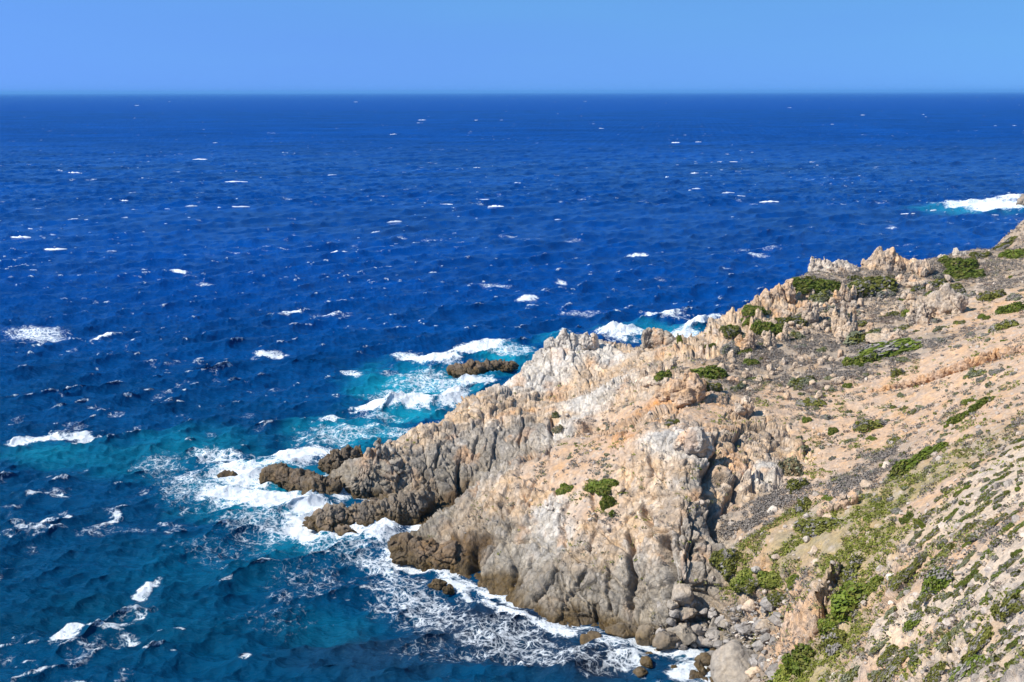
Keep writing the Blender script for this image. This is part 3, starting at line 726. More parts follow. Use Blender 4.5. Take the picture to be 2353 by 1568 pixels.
    vo2 = k.n("TexVoronoi", feature='DISTANCE_TO_EDGE', i_Scale=1.9); k.l(wv.outputs[0], vo2.inputs["Vector"])
    lace = k.math('MAXIMUM', k.mapr(vo.outputs["Distance"], .16, .0), k.math('MULTIPLY', k.mapr(vo2.outputs["Distance"], .2, .0), .75))
    fn = k.n("TexNoise", i_Scale=1.3, i_Detail=9.0, i_Roughness=.74); k.l(pos, fn.inputs["Vector"])
    fo = k.n("Attribute", attribute_name="foam").outputs["Fac"]
    sc = k.math('ADD', k.math('MULTIPLY', fo, 1.0), k.math('ADD', k.math('MULTIPLY', lace, .34), k.math('MULTIPLY', k.math('SUBTRACT', fn.outputs[0], .5), 1.3)))
    F = k.math('MULTIPLY', k.mapr(sc, .50, 1.02), k.mapr(fo, .10, .35))
    tint = k.n("Attribute", attribute_name="tint").outputs["Color"]
    w = k.n("BsdfPrincipled", i_Roughness=.16, i_IOR=1.24)
    w.inputs["Specular IOR Level"].default_value = .2
    w.inputs["Specular Tint"].default_value = (.25, .8, 1, 1)
    k.l(k.n("Attribute", attribute_name="unresolved").outputs["Fac"], w.inputs["Roughness"])
    k.l(tint, w.inputs["Base Color"])
    wm = k.n("Mapping"); wm.inputs["Rotation"].default_value = (0, 0, R(-33)); wm.inputs["Scale"].default_value = (.55, 1.3, 1); k.l(pos, wm.inputs["Vector"])
    bn = k.n("TexNoise", i_Scale=1.5, i_Detail=8.0, i_Roughness=.66); k.l(wm.outputs[0], bn.inputs["Vector"])
    bu = k.n("Bump", i_Strength=.9, i_Distance=.45); k.l(bn.outputs[0], bu.inputs["Height"]); k.l(bu.outputs[0], w.inputs["Normal"])
    f = k.n("BsdfPrincipled", i_Roughness=.8); f.inputs["Base Color"].default_value = (.76, .79, .81, 1)
    bu2 = k.n("Bump", i_Strength=.9, i_Distance=.7); k.l(fn.outputs[0], bu2.inputs["Height"]); k.l(bu2.outputs[0], f.inputs["Normal"])
    mx = k.n("MixShader"); k.l(F, mx.inputs[0]); k.l(w.outputs[0], mx.inputs[1]); k.l(f.outputs[0], mx.inputs[2])
    k.l(mx.outputs[0], k.out.inputs["Surface"])
    o = mesh_np("sea", V, grid_faces(len(yr), len(U))[:, ::-1], k.m, True, dict(tint=('COLOR', C), foam=('FLOAT', Fo), unresolved=('FLOAT', .17 + .45 * sstep(.7, 14, DY))))
    tag(o, kind='structure')
    return o
sea = build_sea()
M_FOAM = None
def build_whitecaps():
    g = np.random.default_rng(21)
    Vs, Fs, Cs, nb = [], [], [], 0
    big_ones = [tuple(map(float, t.split())) for t in FOAM.replace('\n', '|').split('|')]
    big_ones = [t for t in big_ones if t[1] < 560 and t[0] < 2150]
    for i in range(2600 + len(big_ones)):
        v = 216 + 420 * g.uniform() ** 1.35
        u = g.uniform(-150, 2500)
        c = pz(u, v, 0)
        if c[1] < 300 or c[1] > 16000: continue
        if i < 2600 and perlin(np.array([[c[0] / 90, c[1] / (90 + .25 * c[1]), 3.3]]), 77)[0] < g.uniform(-.25, .25): continue
        big = g.uniform() ** 12
        L = (1.0 + 9 * big) * (1 + .00030 * c[1]); hh = (.06 + .50 * big) * (1 + .00014 * c[1]); wd = (.14 + .9 * big)
        w_ = min(.9, .08 + .8 * big + .5 * g.uniform() ** 4)
        if i >= 2600:
            u, v, hl, ht, an, I, bh = big_ones[i - 2600]
            c = pz(u, v, 0); L = 1.5 * hl * px_scale(c); hh = ht * .22 * px_scale(c); wd = hh * 1.2; w_ = I
        ang = R(25) + g.normal() * .35
        if i >= 2600: ang = R(8) + g.normal() * .15
        dx, dy = math.cos(ang), math.sin(ang)
        n = int(6 + 8 * big)
        t = np.linspace(-1, 1, n)
        prof = np.clip((1 - t ** 2) * (1 + .9 * g.normal(size=n) * .5), .04, 2)
        bend = .25 * L * (t ** 2) * g.uniform(-.6, .6)
        px = c[0] + dx * L / 2 * t - dy * bend; pyy = c[1] + dy * L / 2 * t + dx * bend
        z0 = g.uniform(-.1, .35)
        a = np.stack([px + dy * wd * prof * .5, pyy - dx * wd * prof * .5, np.full(n, z0 - .25)], 1)
        b = np.stack([px, pyy, z0 + hh * prof], 1)
        d = np.stack([px - dy * wd * prof, pyy + dx * wd * prof, np.full(n, z0 - .25)], 1)
        Vs.append(np.concatenate([a, b, d]))
        q = np.arange(n - 1)
        for r0 in (0, n):
            Fs.append(np.stack([q + r0, q + 1 + r0, q + 1 + r0 + n, q + r0 + n], 1) + nb)
        nb += 3 * n
        Cs.append(np.repeat([[.04 + .78 * w_, .12 + .72 * w_, .30 + .56 * w_]], 3 * n, 0))
    k = NT("whitecap_foam")
    f = k.n("BsdfPrincipled", i_Roughness=.8); k.l(k.n("Attribute", attribute_name="tint").outputs["Color"], f.inputs["Base Color"])
    k.l(f.outputs[0], k.out.inputs["Surface"])
    o = mesh_np("whitecap_foam", np.concatenate(Vs), np.concatenate(Fs), k.m, True, dict(tint=('COLOR', np.concatenate(Cs))))
    tag(o, kind='stuff')
build_whitecaps()
# ------------------------------------------------------------------ rocks
import bmesh
_ico = {}
def ico(sub):
    if sub not in _ico:
        bm = bmesh.new()
        bmesh.ops.create_icosphere(bm, subdivisions=sub, radius=1.0)
        bm.verts.ensure_lookup_table()
        V = np.array([v.co[:] for v in bm.verts]); F = np.array([[v.index for v in f.verts] for f in bm.faces])
        bm.free()
        _ico[sub] = (V, F)
    return _ico[sub]
HZG = np.full((1400, 1300), -99.0, np.float32)          # the finished ground's height, on a fine grid
def _hz_fill():
    i = ((HP[:, 0] + 95) / .25).astype(int); j = ((HP[:, 1] - 4) / .25).astype(int)
    m = (i >= 0) & (i < 1300) & (j >= 0) & (j < 1400)
    np.maximum.at(HZG, (j[m], i[m]), HP[m, 2])
_hz_fill()
def ground_z(x, y):
    i = int((x + 95) / .25); j = int((y - 4) / .25)
    if 1 <= i < 1299 and 1 <= j < 1399:
        w = HZG[j - 1:j + 2, i - 1:i + 2]; w = w[w > -90]
        if len(w): return float(np.median(w))
    return float(base_z(x, y))

def lump(B, T, hw, df, sub, p, rng, sink=.35, tap=.22):
    """a block of rock standing at B and reaching up to T"""
    V, F = ico(sub)
    n = 15
    A = rng.normal(size=(n, 3)); A /= np.linalg.norm(A, axis=1)[:, None]
    A = np.concatenate([A, np.linalg.qr(rng.normal(size=(3, 3)))[0] * .999, np.array([[0, 0, 1.0]])])
    A = np.concatenate([A, -A[n:n + 3]])
    hgt_ = rng.uniform(.72, 1.0, len(A)); hgt_[n + 3] = .98
    q = np.maximum(V @ A.T / hgt_, 1e-3)
    k = 16.0
    D = V / ((q ** k).sum(1) ** (1 / k))[:, None]
    ax = T - B
    hgt = max(np.linalg.norm(ax), .2)
    up = ax / hgt
    rz = hgt * (.5 + sink / 2)
    c = T - up * rz
    yv = np.cross(up, [1, 0, 0]); yv /= np.linalg.norm(yv); xv = np.cross(yv, up)
    a = rng.uniform(-.5, .5)
    x2 = xv * math.cos(a) + yv * math.sin(a); y2 = -xv * math.sin(a) + yv * math.cos(a)
    taper = 1 - tap * np.clip(D[:, 2], -.3, 1)
    P = c + (D[:, :1] * hw * taper[:, None]) * x2 + (D[:, 1:2] * hw * df * taper[:, None]) * y2 + D[:, 2:3] * rz * up
    Nn = (V / np.array([hw, hw * df, rz])); Nn /= np.linalg.norm(Nn, axis=1)[:, None]
    N = Nn[:, :1] * x2 + Nn[:, 1:2] * y2 + Nn[:, 2:3] * up
    return P, N, F

def make_rock(name, lumps, mixw, label, cat, group=None, tap=.22, plain=0.0, mat=None, sub=5, rough=1.0, p=2.6, seed=0, flute=0.0, scl=None, wetshift=0.0, smooth=False, place=True):
    rng = np.random.default_rng(seed + 100)
    Ps, Ns, Fs, nb = [], [], [], 0
    for B, T, hw, df in lumps:
        P, N, F = lump(np.array(B, float), np.array(T, float), hw, df, sub, p, rng, tap=tap)
        Ps.append(P); Ns.append(N); Fs.append(F + nb); nb += len(P)
    P = np.concatenate(Ps).astype(np.float32); N = np.concatenate(Ns).astype(np.float32)
    sz = scl or float(np.median([l[2] for l in lumps]))
    Q = P + seed * 7.3
    J = joints(Q) + .3 * sz * np.stack([fbm(Q, sz * 1.2, 3, 221), fbm(Q, sz * 1.2, 3, 222), fbm(Q, sz * 1.2, 3, 223)], 1)
    Sq = slabs(Q) + .3 * sz * np.stack([fbm(Q, sz, 2, 224), fbm(Q, sz, 2, 225), fbm(Q, sz, 2, 226)], 1)
    d = sz * (.18 * facets(J, sz * .9, 11, 1.0, .6, .3, .06) + .13 * facets(Sq, sz * .42, 12, 1.0, .6, .6, .09)) * rough
    d += sz * .05 * fbm(Q, sz * .25, 4, 230, .6) * rough
    d += sz * .10 * fbm(Q, sz * 1.3, 2, 231)
    if sz > .8:
        d += .35 * .2 * facets(J, .55, 13, .8, .6, .6, .08) * rough
    if flute:
        d += .22 * flute * fbm(Q * np.array([1, 1, .25], np.float32), sz * .5, 4, 240, .6, True)
    P = P + N * d[:, None]
    W = np.zeros((len(P), len(KINDS)), np.float32)
    for k, w in mixw.items(): W[:, KINDS.index(k)] = w
    C, wet = rock_colour(P, W, P[:, 2] - wetshift, seed)
    if plain: C = C * (1 - plain) + np.median(C, 0) * plain
    org = np.array(lumps[0][0], float)
    o = mesh_np(name, P - org, np.concatenate(Fs), mat or M_ROCK, not smooth, dict(tint=('COLOR', C), wet=('FLOAT', wet), jointed=('FLOAT', wet * 0 + .8)))
    o.location = org
    tag(o, label, cat, group)
    return o

def L(spec, y=None, sea=False, df=.8, fill=False):
    """blocks from 'u_base v_base u_top v_top half_width' in the photo's pixels"""
    out = []
    for tok in spec.split("|"):
        ub, vb, ut, vt, hw = map(float, tok.split())
        if sea: B = pz(ub, vb, 0)
        elif y is not None: B = py(ub, vb, y)
        else: B = hit(ub, vb)
        T = py(ut, vt, B[1])
        out.append((B, T, hw * 1.22 * px_scale(B), df))
    if fill:                         # blocks between neighbours, so that the chain reads as one mass
        for (a, b, w, d), (a2, b2, w2, d2) in list(zip(out[:-1], out[1:])):
            if np.linalg.norm(a - a2) < 1.9 * (w + w2):
                m = (a + a2) / 2; t = m + ((b - a) + (b2 - a2)) * .47
                out.append((m, t, .62 * (w + w2), d))
    return out

BR = dict(B=.85, G=.15)
make_rock("sea_rock", L("520 1094 518 1080 13|508 1097 505 1087 8|535 1096 536 1085 8", sea=True), BR, "smallest rust brown sea rock, alone in the white surf", "sea rock", "rocks awash off the point", seed=1, flute=.3)
make_rock("sea_rock", L("622 1100 616 1072 18|648 1108 645 1062 24|690 1120 685 1073 30|712 1122 710 1082 28|640 1102 632 1063 24|735 1132 732 1090 27|764 1138 766 1099 17|608 1094 604 1084 10|665 1105 668 1068 20", sea=True, fill=True), BR, "long humped brown rock with surf breaking over its near side", "sea rock", "rocks awash off the point", seed=2, sub=6, flute=.5, tap=.42, rough=1.5)
make_rock("sea_rock", L("728 1214 726 1184 24|757 1210 760 1158 25|792 1203 788 1152 24|825 1205 822 1152 22|862 1202 864 1150 26|903 1202 908 1142 30|942 1196 948 1125 28|975 1178 985 1112 24|798 1226 800 1206 20|1000 1150 1003 1092 24", sea=True, fill=True), dict(B=.6, G=.3, T=.1), "dark ribbed rock spine running down into the surf from the cliff", "sea rock", "rocks awash off the point", seed=3, sub=6, flute=.8, tap=.42, rough=1.5)
make_rock("sea_rock", L("1055 856 1054 838 16|1084 853 1080 828 13|1120 851 1124 826 15|1150 849 1150 829 18|1178 847 1180 831 14|1100 858 1095 842 12|1066 861 1064 846 10", sea=True, fill=True), BR, "jagged brown reef with two peaks behind the white cliff, breakers round it", "sea rock", "rocks awash off the point", seed=4, flute=.5, tap=.42, rough=1.5)
make_rock("sea_rock", L("1006 1352 1003 1326 15|1030 1360 1036 1347 14|990 1352 988 1341 8", sea=True), BR, "small pointed brown rock in foam at the foot of the dome", "sea rock", "rocks awash off the point", seed=5, flute=.2)
make_rock("sea_rock", L("2356 474 2350 447 14|2372 476 2372 440 18", sea=True), dict(G=.8, B=.2), "grey rock far off at the right edge, ringed by white breakers", "sea rock", "rocks awash off the point", seed=6)
make_rock("sea_rock", L("1485 795 1487 752 12|1512 800 1508 754 20|1535 800 1530 758 22|1556 800 1556 768 18", y=226), dict(G=.75, T=.25), "grey slanting rock peak behind the saddle, white breakers on both sides", "rock outcrop", seed=7, flute=.4)
make_rock("sea_rock", L("770 1082 768 1030 22|796 1072 802 1024 20|750 1080 746 1050 14|822 1060 828 1020 14", y=None, sea=True, fill=True), BR, "brown weedy rock wedged against the grey stack at the point", "sea rock", "rocks awash off the point", seed=8, sub=6, flute=.5, tap=.42, rough=1.5)
make_rock("rock_stack", L("835 1130 838 1045 26|868 1120 869 996 9|872 1124 876 1015 14|868 1135 866 1022 26|890 1130 885 1022 22|910 1120 908 1040 20|855 1142 852 1080 26|930 1110 930 1060 16", y=179, fill=True), dict(G=.9, T=.1), "steep grey stack with a thin spike on top at the point", "rock stack", seed=9, sub=6, flute=1.1, tap=.42, rough=1.5)
make_rock("rock_ledge", L("930 1278 924 1234 32|985 1292 986 1238 38|1038 1302 1040 1252 34|905 1268 902 1245 18|1065 1306 1062 1268 20", sea=True, fill=True), dict(B=.85, T=.15), "low dark brown ledge at the seaward foot of the dome", "rock ledge", seed=10, sub=6, flute=.3, tap=.42, rough=1.5)
TN = dict(T=.8, W=.2)
make_rock("rock_crag", L("1872 640 1868 585 10|1888 640 1882 590 14|1910 638 1900 592 17|1938 634 1928 598 18|1962 632 1955 606 14|1880 645 1876 610 22|1925 645 1916 608 24|1900 640 1893 586 8|1868 632 1866 582 7|1950 640 1944 600 12", y=231, fill=True), dict(T=.45, W=.55), "pale slab crag with a saw edge on the skyline, lower and left of the two", "rock crag", "crags on the skyline", seed=11, sub=5, flute=.6, tap=.55)
make_rock("rock_crag", L("1993 635 1988 594 16|2018 638 2020 562 20|2042 638 2046 563 20|2070 640 2064 578 22|2104 634 2096 590 20|2060 660 2057 618 20|2128 624 2118 597 16|2000 650 1996 616 13|2035 655 2030 605 24", y=233, fill=True), dict(T=.75, O=.1, W=.15), "tallest tan crag on the skyline, pointed and cracked", "rock crag", "crags on the skyline", seed=12, sub=5, flute=.6, tap=.6)
for i, (sp, y, lab, mx) in enumerate([
    ("2200 604 2196 570 12|2212 606 2214 578 10|2168 608 2164 583 11|2185 608 2182 588 10", 242, "pale boulders heaped on the skyline right of the tallest crag", dict(W=.6, T=.4)),
    ("1922 766 1918 702 9|1940 770 1938 688 9|1958 766 1963 704 9|1950 775 1947 738 14|1932 776 1930 750 12", None, "pale pinnacle trio above the grey green shrub mat", TN),
    ("1935 690 1937 642 5|1948 692 1945 652 7|1960 688 1962 655 6|1925 695 1920 668 8", None, "thin upright rock fingers just below the skyline crags", TN),
    ("1735 722 1740 676 13|1760 716 1764 656 15|1786 706 1790 644 14|1812 694 1814 638 11|1718 732 1722 698 9|1770 725 1772 690 16", 216.5, "stepped tan buttress along the skyline above the dark green bush", dict(T=.8, O=.2)),
    ("2150 715 2154 664 22|2178 716 2174 652 24|2205 718 2206 672 15", None, "broad smooth pinkish grey rock face near the footpath", dict(T=.6, G=.15, W=.25)),
    ("2100 744 2098 706 13|2118 745 2120 700 13|2133 742 2136 710 9", None, "three fluted tan blocks left of the broad rock face", TN),
    ("1698 803 1698 768 11|1720 805 1723 762 12|1710 808 1708 785 12", None, "rust tan block pair on the lower ridge, left of the dark bush", dict(T=.6, O=.4)),
    ("1763 797 1768 756 8|1775 797 1778 766 6", None, "narrow tan slab leaning beside the dark bush", TN),
    ("1801 784 1807 740 5|1800 786 1796 765 4", None, "lone slim standing stone on the scrubby ridge", TN),
    ("1853 733 1857 690 9|1872 735 1876 692 9|1862 738 1864 715 10", None, "twin rounded tan blocks under the skyline shrubs", TN),
    ("1556 915 1554 866 22|1598 918 1596 856 20|1530 918 1527 892 18|1575 925 1573 893 24|1612 900 1611 866 12|1580 900 1578 850 14", None, "orange streaked slab face on the shoulder above the dome", dict(O=.32, T=.68)),
    ("1716 948 1712 908 15|1700 950 1697 925 10", None, "square layered block standing above the cliff gully", dict(T=.5, W=.5)),
    ("1600 1040 1598 980 30|1570 1035 1572 992 20|1625 1045 1628 1000 16", None, "big rounded pale block capping the blocky cliff", dict(W=.65, T=.35)),
    ("2000 770 1997 742 10|2040 775 2036 752 12|2062 778 2066 757 9|2032 782 2032 766 34", None, "pale broken blocks at the upper edge of the shrub mat", TN),
    ("1640 795 1642 760 9|1622 800 1620 772 9|1660 780 1664 744 10|1680 765 1684 728 10|1702 745 1706 712 9", 209, "row of ragged tan teeth climbing the lower skyline", dict(T=.8, O=.2)),
    ("1268 800 1268 772 12|1290 795 1294 754 15|1312 800 1316 764 14|1345 795 1348 764 13|1362 800 1366 762 9|1240 830 1240 802 14|1215 850 1212 828 12", 213.5, "bleached white peak with a notched top above the surf", dict(W=.9, T=.1)),
    ("1505 880 1500 842 8|1520 862 1519 830 7|1480 870 1478 846 8|1545 850 1548 818 8|1512 880 1512 858 36", None, "upright tan slivers on the shoulder by the saddle", TN),
    ("2118 634 2122 612 9|2100 650 2096 632 10|2075 655 2072 632 8|2098 656 2098 642 28", None, "small pale rocks half sunk in scrub under the tallest crag", TN),
]):
    sub = 5
    make_rock("rock_outcrop", L(sp, y=y), mx, lab, "rock outcrop", "outcrops along the ridge", seed=20 + i, sub=sub, tap=.5 if i in (1, 3, 7, 8, 14, 15, 16) else .22, flute=.8 if i not in (4, 12) else .25)

BOULDERS = [  # u, v at the foot, half width, height in pixels, mix, label, wetness
    (1361, 1482, 28, 27, BR, "round brown boulder awash, nearest the dome's wet foot", 1), (1432, 1458, 31, 32, dict(G=.5, B=.5), "flat wet slab boulder where the cove meets the cliff", 0),
    (1487, 1462, 25, 44, dict(G=.6, B=.4), "steep sided grey brown boulder at the water's edge", 0), (1534, 1478, 30, 32, dict(G=.4, B=.6), "low dark boulder reaching into the wash", 0),
    (1566, 1458, 28, 40, dict(G=.9, T=.1), "blocky grey boulder with a shaded cleft, behind the dark wet one", -3), (1569, 1376, 27, 46, dict(G=.8, T=.2), "tall grey boulder leaning on the cliff foot", -3),
    (1574, 1404, 22, 24, dict(G=1), "rounded grey boulder under the tall leaning one", -3), (1617, 1430, 18, 26, dict(G=1), "mid grey boulder in the heart of the cove heap", -3),
    (1642, 1430, 13, 38, dict(G=.9, T=.1), "upright wedge of grey rock beside the driftwood", -3), (1690, 1562, 56, 92, dict(G=.95, T=.05), "huge tilted grey boulder, largest on the cove beach", -4),
    (1764, 1436, 27, 30, dict(G=.7, T=.3), "grey slab resting above the driftwood", -4), (1723, 1388, 14, 27, TN, "pale tan boulder above the cove beach", -4),
    (1484, 1532, 16, 24, BR, "dark wet boulder standing in the wash, taller of a pair", 1), (1472, 1548, 16, 14, BR, "dark wet boulder in the wash, flatter of a pair", 1), (1490, 1510, 15, 11, BR, "flat dark boulder washed over by foam", 1),
    (1514, 1502, 8, 16, BR, "small dark upright boulder in the foam", 1), (1549, 1540, 11, 30, dict(G=.8, B=.2), "grey pointed boulder standing in white foam", 0), (1578, 1532, 11, 14, BR, "little brown boulder beside the grey pointed one", 0),
    (1617, 1532, 19, 24, dict(G=.4, B=.6), "dark brown boulder at the foam's landward edge", 0), (1735, 1548, 18, 28, TN, "pale tan boulder behind the huge tilted one", -4),
    (1738, 1320, 13, 15, dict(G=.5, W=.5), "light grey stone block among green ground cover", -4), (1870, 1276, 9, 26, TN, "slender cream boulder standing in the green scrub", -4), (1853, 1242, 9, 16, dict(W=.5, G=.5), "greyish white stone above the slender cream one", -4),
    (1706, 1222, 9, 13, TN, "cream stone near the cliff's shaded cleft", -4), (1778, 1170, 13, 20, dict(W=.7, T=.3), "chalky white boulder amid scrub beside the cliff", -4), (1877, 1308, 13, 17, TN, "peach boulder half buried over the earth fin", -4), (1781, 1300, 10, 13, dict(G=.6, T=.4), "grey stone lying in the green patch", -4),
    (2038, 1074, 12, 17, dict(W=.6, T=.4), "rounded whitish boulder left of the long dark shrub", -4), (2050, 1094, 8, 12, dict(W=.5, T=.5), "smaller whitish boulder below the rounded one", -4), (1996, 1120, 25, 13, dict(T=.7, G=.3), "flat tan slab jutting from the bank", -4), (1849, 1118, 7, 26, dict(W=.6, T=.4), "tall pale stone at the green patch's edge", -4),
    (2050, 1318, 13, 20, dict(W=.9, T=.1), "white block perched on the lip of the earth scarp", -4), (1905, 1192, 16, 18, TN, "cracked tan rock under the little overhang", -4), (1425, 1122, 14, 14, dict(T=1), "rosy boulder beside the hanging green shrub", -4),
    (1265, 1165, 8, 13, dict(W=.8, T=.2), "small white knob on the dome's shoulder", -4), (1545, 1400, 16, 16, dict(G=1), "low grey boulder tight under the cliff", -3), (1590, 1425, 15, 18, dict(G=.9, B=.1), "grey cobble boulder between larger ones", -3), (1665, 1432, 12, 14, dict(G=1), "flat grey stone under the driftwood", -3),
    (1640, 1455, 15, 14, dict(G=1), "low slab of grey rock on the wet shelf", -2), (1690, 1440, 10, 12, dict(G=.8, T=.2), "small grey stone among bleached sticks", -3)]
for i, (u, v, hw, hp, mx, lab, ws) in enumerate(BOULDERS):
    B = hit(u, v - hp * .12)
    if ws > 0: B = pz(u, v - hp * .15, 0)
    else: B[2] = ground_z(B[0], B[1])
    s = px_scale(B)
    if v > 1330 and u < 1780: hw *= 1.18; hp *= 1.1
    T = B + np.array([0, 0, max(hp * s * .86, .3)])
    make_rock("boulder", [(B, T, hw * s, .85)], mx, lab, "boulder", "boulders of the cove and slope", sub=5, p=3.0, seed=60 + i, rough=.45, scl=hw * s * .9, wetshift=min(ws, 0), flute=.05, plain=.6, mat=M_STONE)
rr_ = np.random.default_rng(77)
SCRUB_ROCKS = [(1640, 830), (1720, 770), (1800, 720), (1900, 690), (2060, 640), (2190, 640), (2150, 760), (2000, 740), (1930, 800), (1950, 880), (1860, 930), (1760, 920), (1680, 900)]
def in_poly(u, v, poly):
    c = False
    for i in range(len(poly)):
        x1, y1 = poly[i]; x2, y2 = poly[i - 1]
        if (y1 > v) != (y2 > v) and u < (x2 - x1) * (v - y1) / (y2 - y1) + x1: c = not c
    return c
n = 0
while n < 150:
    u, v = rr_.uniform(1640, 2200), rr_.uniform(630, 930)
    if not in_poly(u, v, SCRUB_ROCKS): continue
    B_ = hit(u, v); B_[2] = ground_z(B_[0], B_[1]); s_ = px_scale(B_)
    hw = rr_.uniform(3, 11) ; hp = hw * rr_.uniform(.9, 2.2)
    make_rock("boulder", [(B_, B_ + np.array([rr_.uniform(-.2, .1) * hp * s_, 0, hp * s_]), hw * s_, .8)], dict(T=.75, W=.2, O=.05), "small tan rock poking out of the grey ridge scrub", "boulder", "small tan rocks among the ridge scrub", sub=4, seed=300 + n, scl=hw * s_ * .9, rough=.8)
    n += 1
ledge = []
for t in np.linspace(0, 1, 26):
    pu = np.interp(t, [0, .2, .45, .7, .85, 1], [2360, 2290, 2210, 2130, 2060, 2005]); pv = np.interp(t, [0, .2, .45, .7, .85, 1], [806, 821, 849, 875, 889, 899])
    B_ = hit(pu, pv + 4); k_ = math.sin(math.pi * min(1, t + .12)) ** .6
    s_ = px_scale(B_)
    ledge.append((B_ + np.array([0, .7, -.2]), B_ + np.array([-.1, .1, .45 + 1.0 * k_ * rr_.uniform(.75, 1.1)]), rr_.uniform(11, 17) * s_, .75))
make_rock("earth_ledge", ledge, dict(S=.75, O=.25), "long undercut ledge of crumbling reddish earth crossing the slope", "earth bank", seed=140, sub=4, scl=1.0)
ledge = []
for pu, pv, k_ in ((1927, 1312, 9), (1922, 1335, 8), (1914, 1358, 8), (1905, 1380, 9), (1897, 1402, 8), (1886, 1424, 9), (1874, 1444, 9), (1860, 1462, 10), (1845, 1476, 10)):
    B_ = hit(pu, pv); B_[2] = ground_z(B_[0], B_[1]); s_ = px_scale(B_)
    ledge.append((B_ - np.array([0, 0, 1.6]), B_ + np.array([-.1, .0, .35 + .35 * rr_.uniform()]), k_ * s_ * rr_.uniform(.9, 1.2), 1.1))
make_rock("earth_fin", ledge, dict(S=.6, G=.4), "ragged dark stony edge of the pale earth fin above the cove", "earth bank", seed=142, sub=4, scl=.7)
ledge = []
for pu, pv in ((1965, 1152), (1948, 1160), (1930, 1167), (1912, 1172), (1895, 1178), (1940, 1150)):
    B_ = hit(pu, pv + 10); s_ = px_scale(B_)
    ledge.append((B_ + np.array([0, .6, 0]), B_ + np.array([-.1, .0, .9 * rr_.uniform(.8, 1.3)]), rr_.uniform(10, 14) * s_, .8))
make_rock("earth_ledge", ledge, dict(S=.8, T=.2), "short overhanging bank of tan earth with dark hollow beneath", "earth bank", seed=141, sub=4, scl=.8)
B = py(2352, 1640, 9.0)
make_rock("boulder", [(B, py(2346, 1528, 9.0), .24, 1.0), (py(2330, 1660, 9.2), py(2310, 1557, 9.2), .2, 1.0), (py(2280, 1680, 9.2), py(2262, 1580, 9.2), .2, 1.0)], dict(W=.55, T=.35, O=.1), "cream boulder very close at the bottom right corner", "boulder", sub=5, seed=130, rough=.5, scl=.2)

# ------------------------------------------------------------------ plants
KC = dict(green=((.090, .128, .012), (.13, .155, .018)), olive=((.145, .140, .023), (.11, .115, .020)), lime=((.16, .18, .026), (.20, .205, .036)), grey=((.21, .188, .165), (.28, .25, .215)), sage=((.16, .165, .09), (.20, .20, .13)), rust=((.22, .15, .085), (.17, .15, .07)))
def foliage_material():
    k = NT("foliage")
    tint = k.n("Attribute", attribute_name="tint").outputs["Color"]
    oi = k.n("ObjectInfo")
    c = k.n("VectorMath", operation='SCALE'); k.l(tint, c.inputs[0]); k.l(k.mapr(oi.outputs["Random"], 0, 1, .82, 1.18, False), c.inputs["Scale"])
    p = k.n("BsdfPrincipled", i_Roughness=.65); p.inputs["Specular IOR Level"].default_value = .25
    k.l(c.outputs[0], p.inputs["Base Color"])
    t = k.n("BsdfTranslucent"); k.l(c.outputs[0], t.inputs["Color"])
    m = k.n("MixShader"); m.inputs[0].default_value = .18; k.l(p.outputs[0], m.inputs[1]); k.l(t.outputs[0], m.inputs[2])
    k.l(m.outputs[0], k.out.inputs["Surface"])
    return k.m
M_LEAF = foliage_material()
def leaf_quads(C, N, size, rng, asp=.6):
    n = len(C)
    N = N + rng.normal(size=(n, 3)) * .55
    N /= np.linalg.norm(N, axis=1)[:, None]
    t = np.cross(N, rng.normal(size=(n, 3))); t /= np.linalg.norm(t, axis=1)[:, None]
    b = np.cross(N, t)
    s = (size * rng.uniform(.6, 1.3, n))[:, None]
    V = np.stack([C - t * s, C - b * s * asp, C + t * s, C + b * s * asp], 1).reshape(-1, 3)
    return V, np.arange(4 * n).reshape(n, 4)
def make_plant_mesh(kind, second, share, n, size, rng, humps=9):
    h = [(0, 0, .62, .8)] + [(rng.uniform(-.65, .65), rng.uniform(-.65, .65), rng.uniform(.25, .48), rng.uniform(.45, 1.0)) for _ in range(humps)]
    pts, nrm = [], []
    tot = 0
    while tot < n:
        k = rng.integers(len(h)); cx, cy, r, hh = h[k]
        d = rng.normal(size=3); d /= np.linalg.norm(d); d[2] = abs(d[2]) * 1.0 - .1
        f = rng.uniform(.72, 1.03)
        p = np.array([cx + d[0] * r * f, cy + d[1] * r * f, d[2] * hh * f])
        ok = True
        for q, (ax, ay, ar, ah) in enumerate(h):
            if q != k and ((p[0] - ax) / ar) ** 2 + ((p[1] - ay) / ar) ** 2 + (p[2] / ah) ** 2 < .5: ok = False; break
        if not ok: continue
        pts.append(p); nrm.append([d[0], d[1], d[2] * r / hh + .2]); tot += 1
    C = np.array(pts); N = np.array(nrm); N /= np.linalg.norm(N, axis=1)[:, None]
    V, F = leaf_quads(C, N, size, rng)
    nz = fbm(C.astype(np.float32) + rng.uniform(0, 50), .5, 2, 5)
    sel = (nz + rng.normal(size=n) * .12 + .25 * (C[:, 1] - C[:, 0]) * 0) > np.quantile(nz, 1 - share) if share > 0 else np.zeros(n, bool)
    a = np.array(KC[kind]); b = np.array(KC[second])
    w = rng.uniform(size=(n, 1))
    col = np.where(sel[:, None], b[0] * (1 - w) + b[1] * w, a[0] * (1 - w) + a[1] * w) * rng.uniform(.7, 1.3, (n, 1))
    me_o = mesh_np("plant_mesh", V, F, M_LEAF, False, dict(tint=('COLOR', np.repeat(col, 4, 0))))
    me = me_o.data
    bpy.data.objects.remove(me_o)
    me.name = kind + "_foliage"
    return me
prng = np.random.default_rng(33)
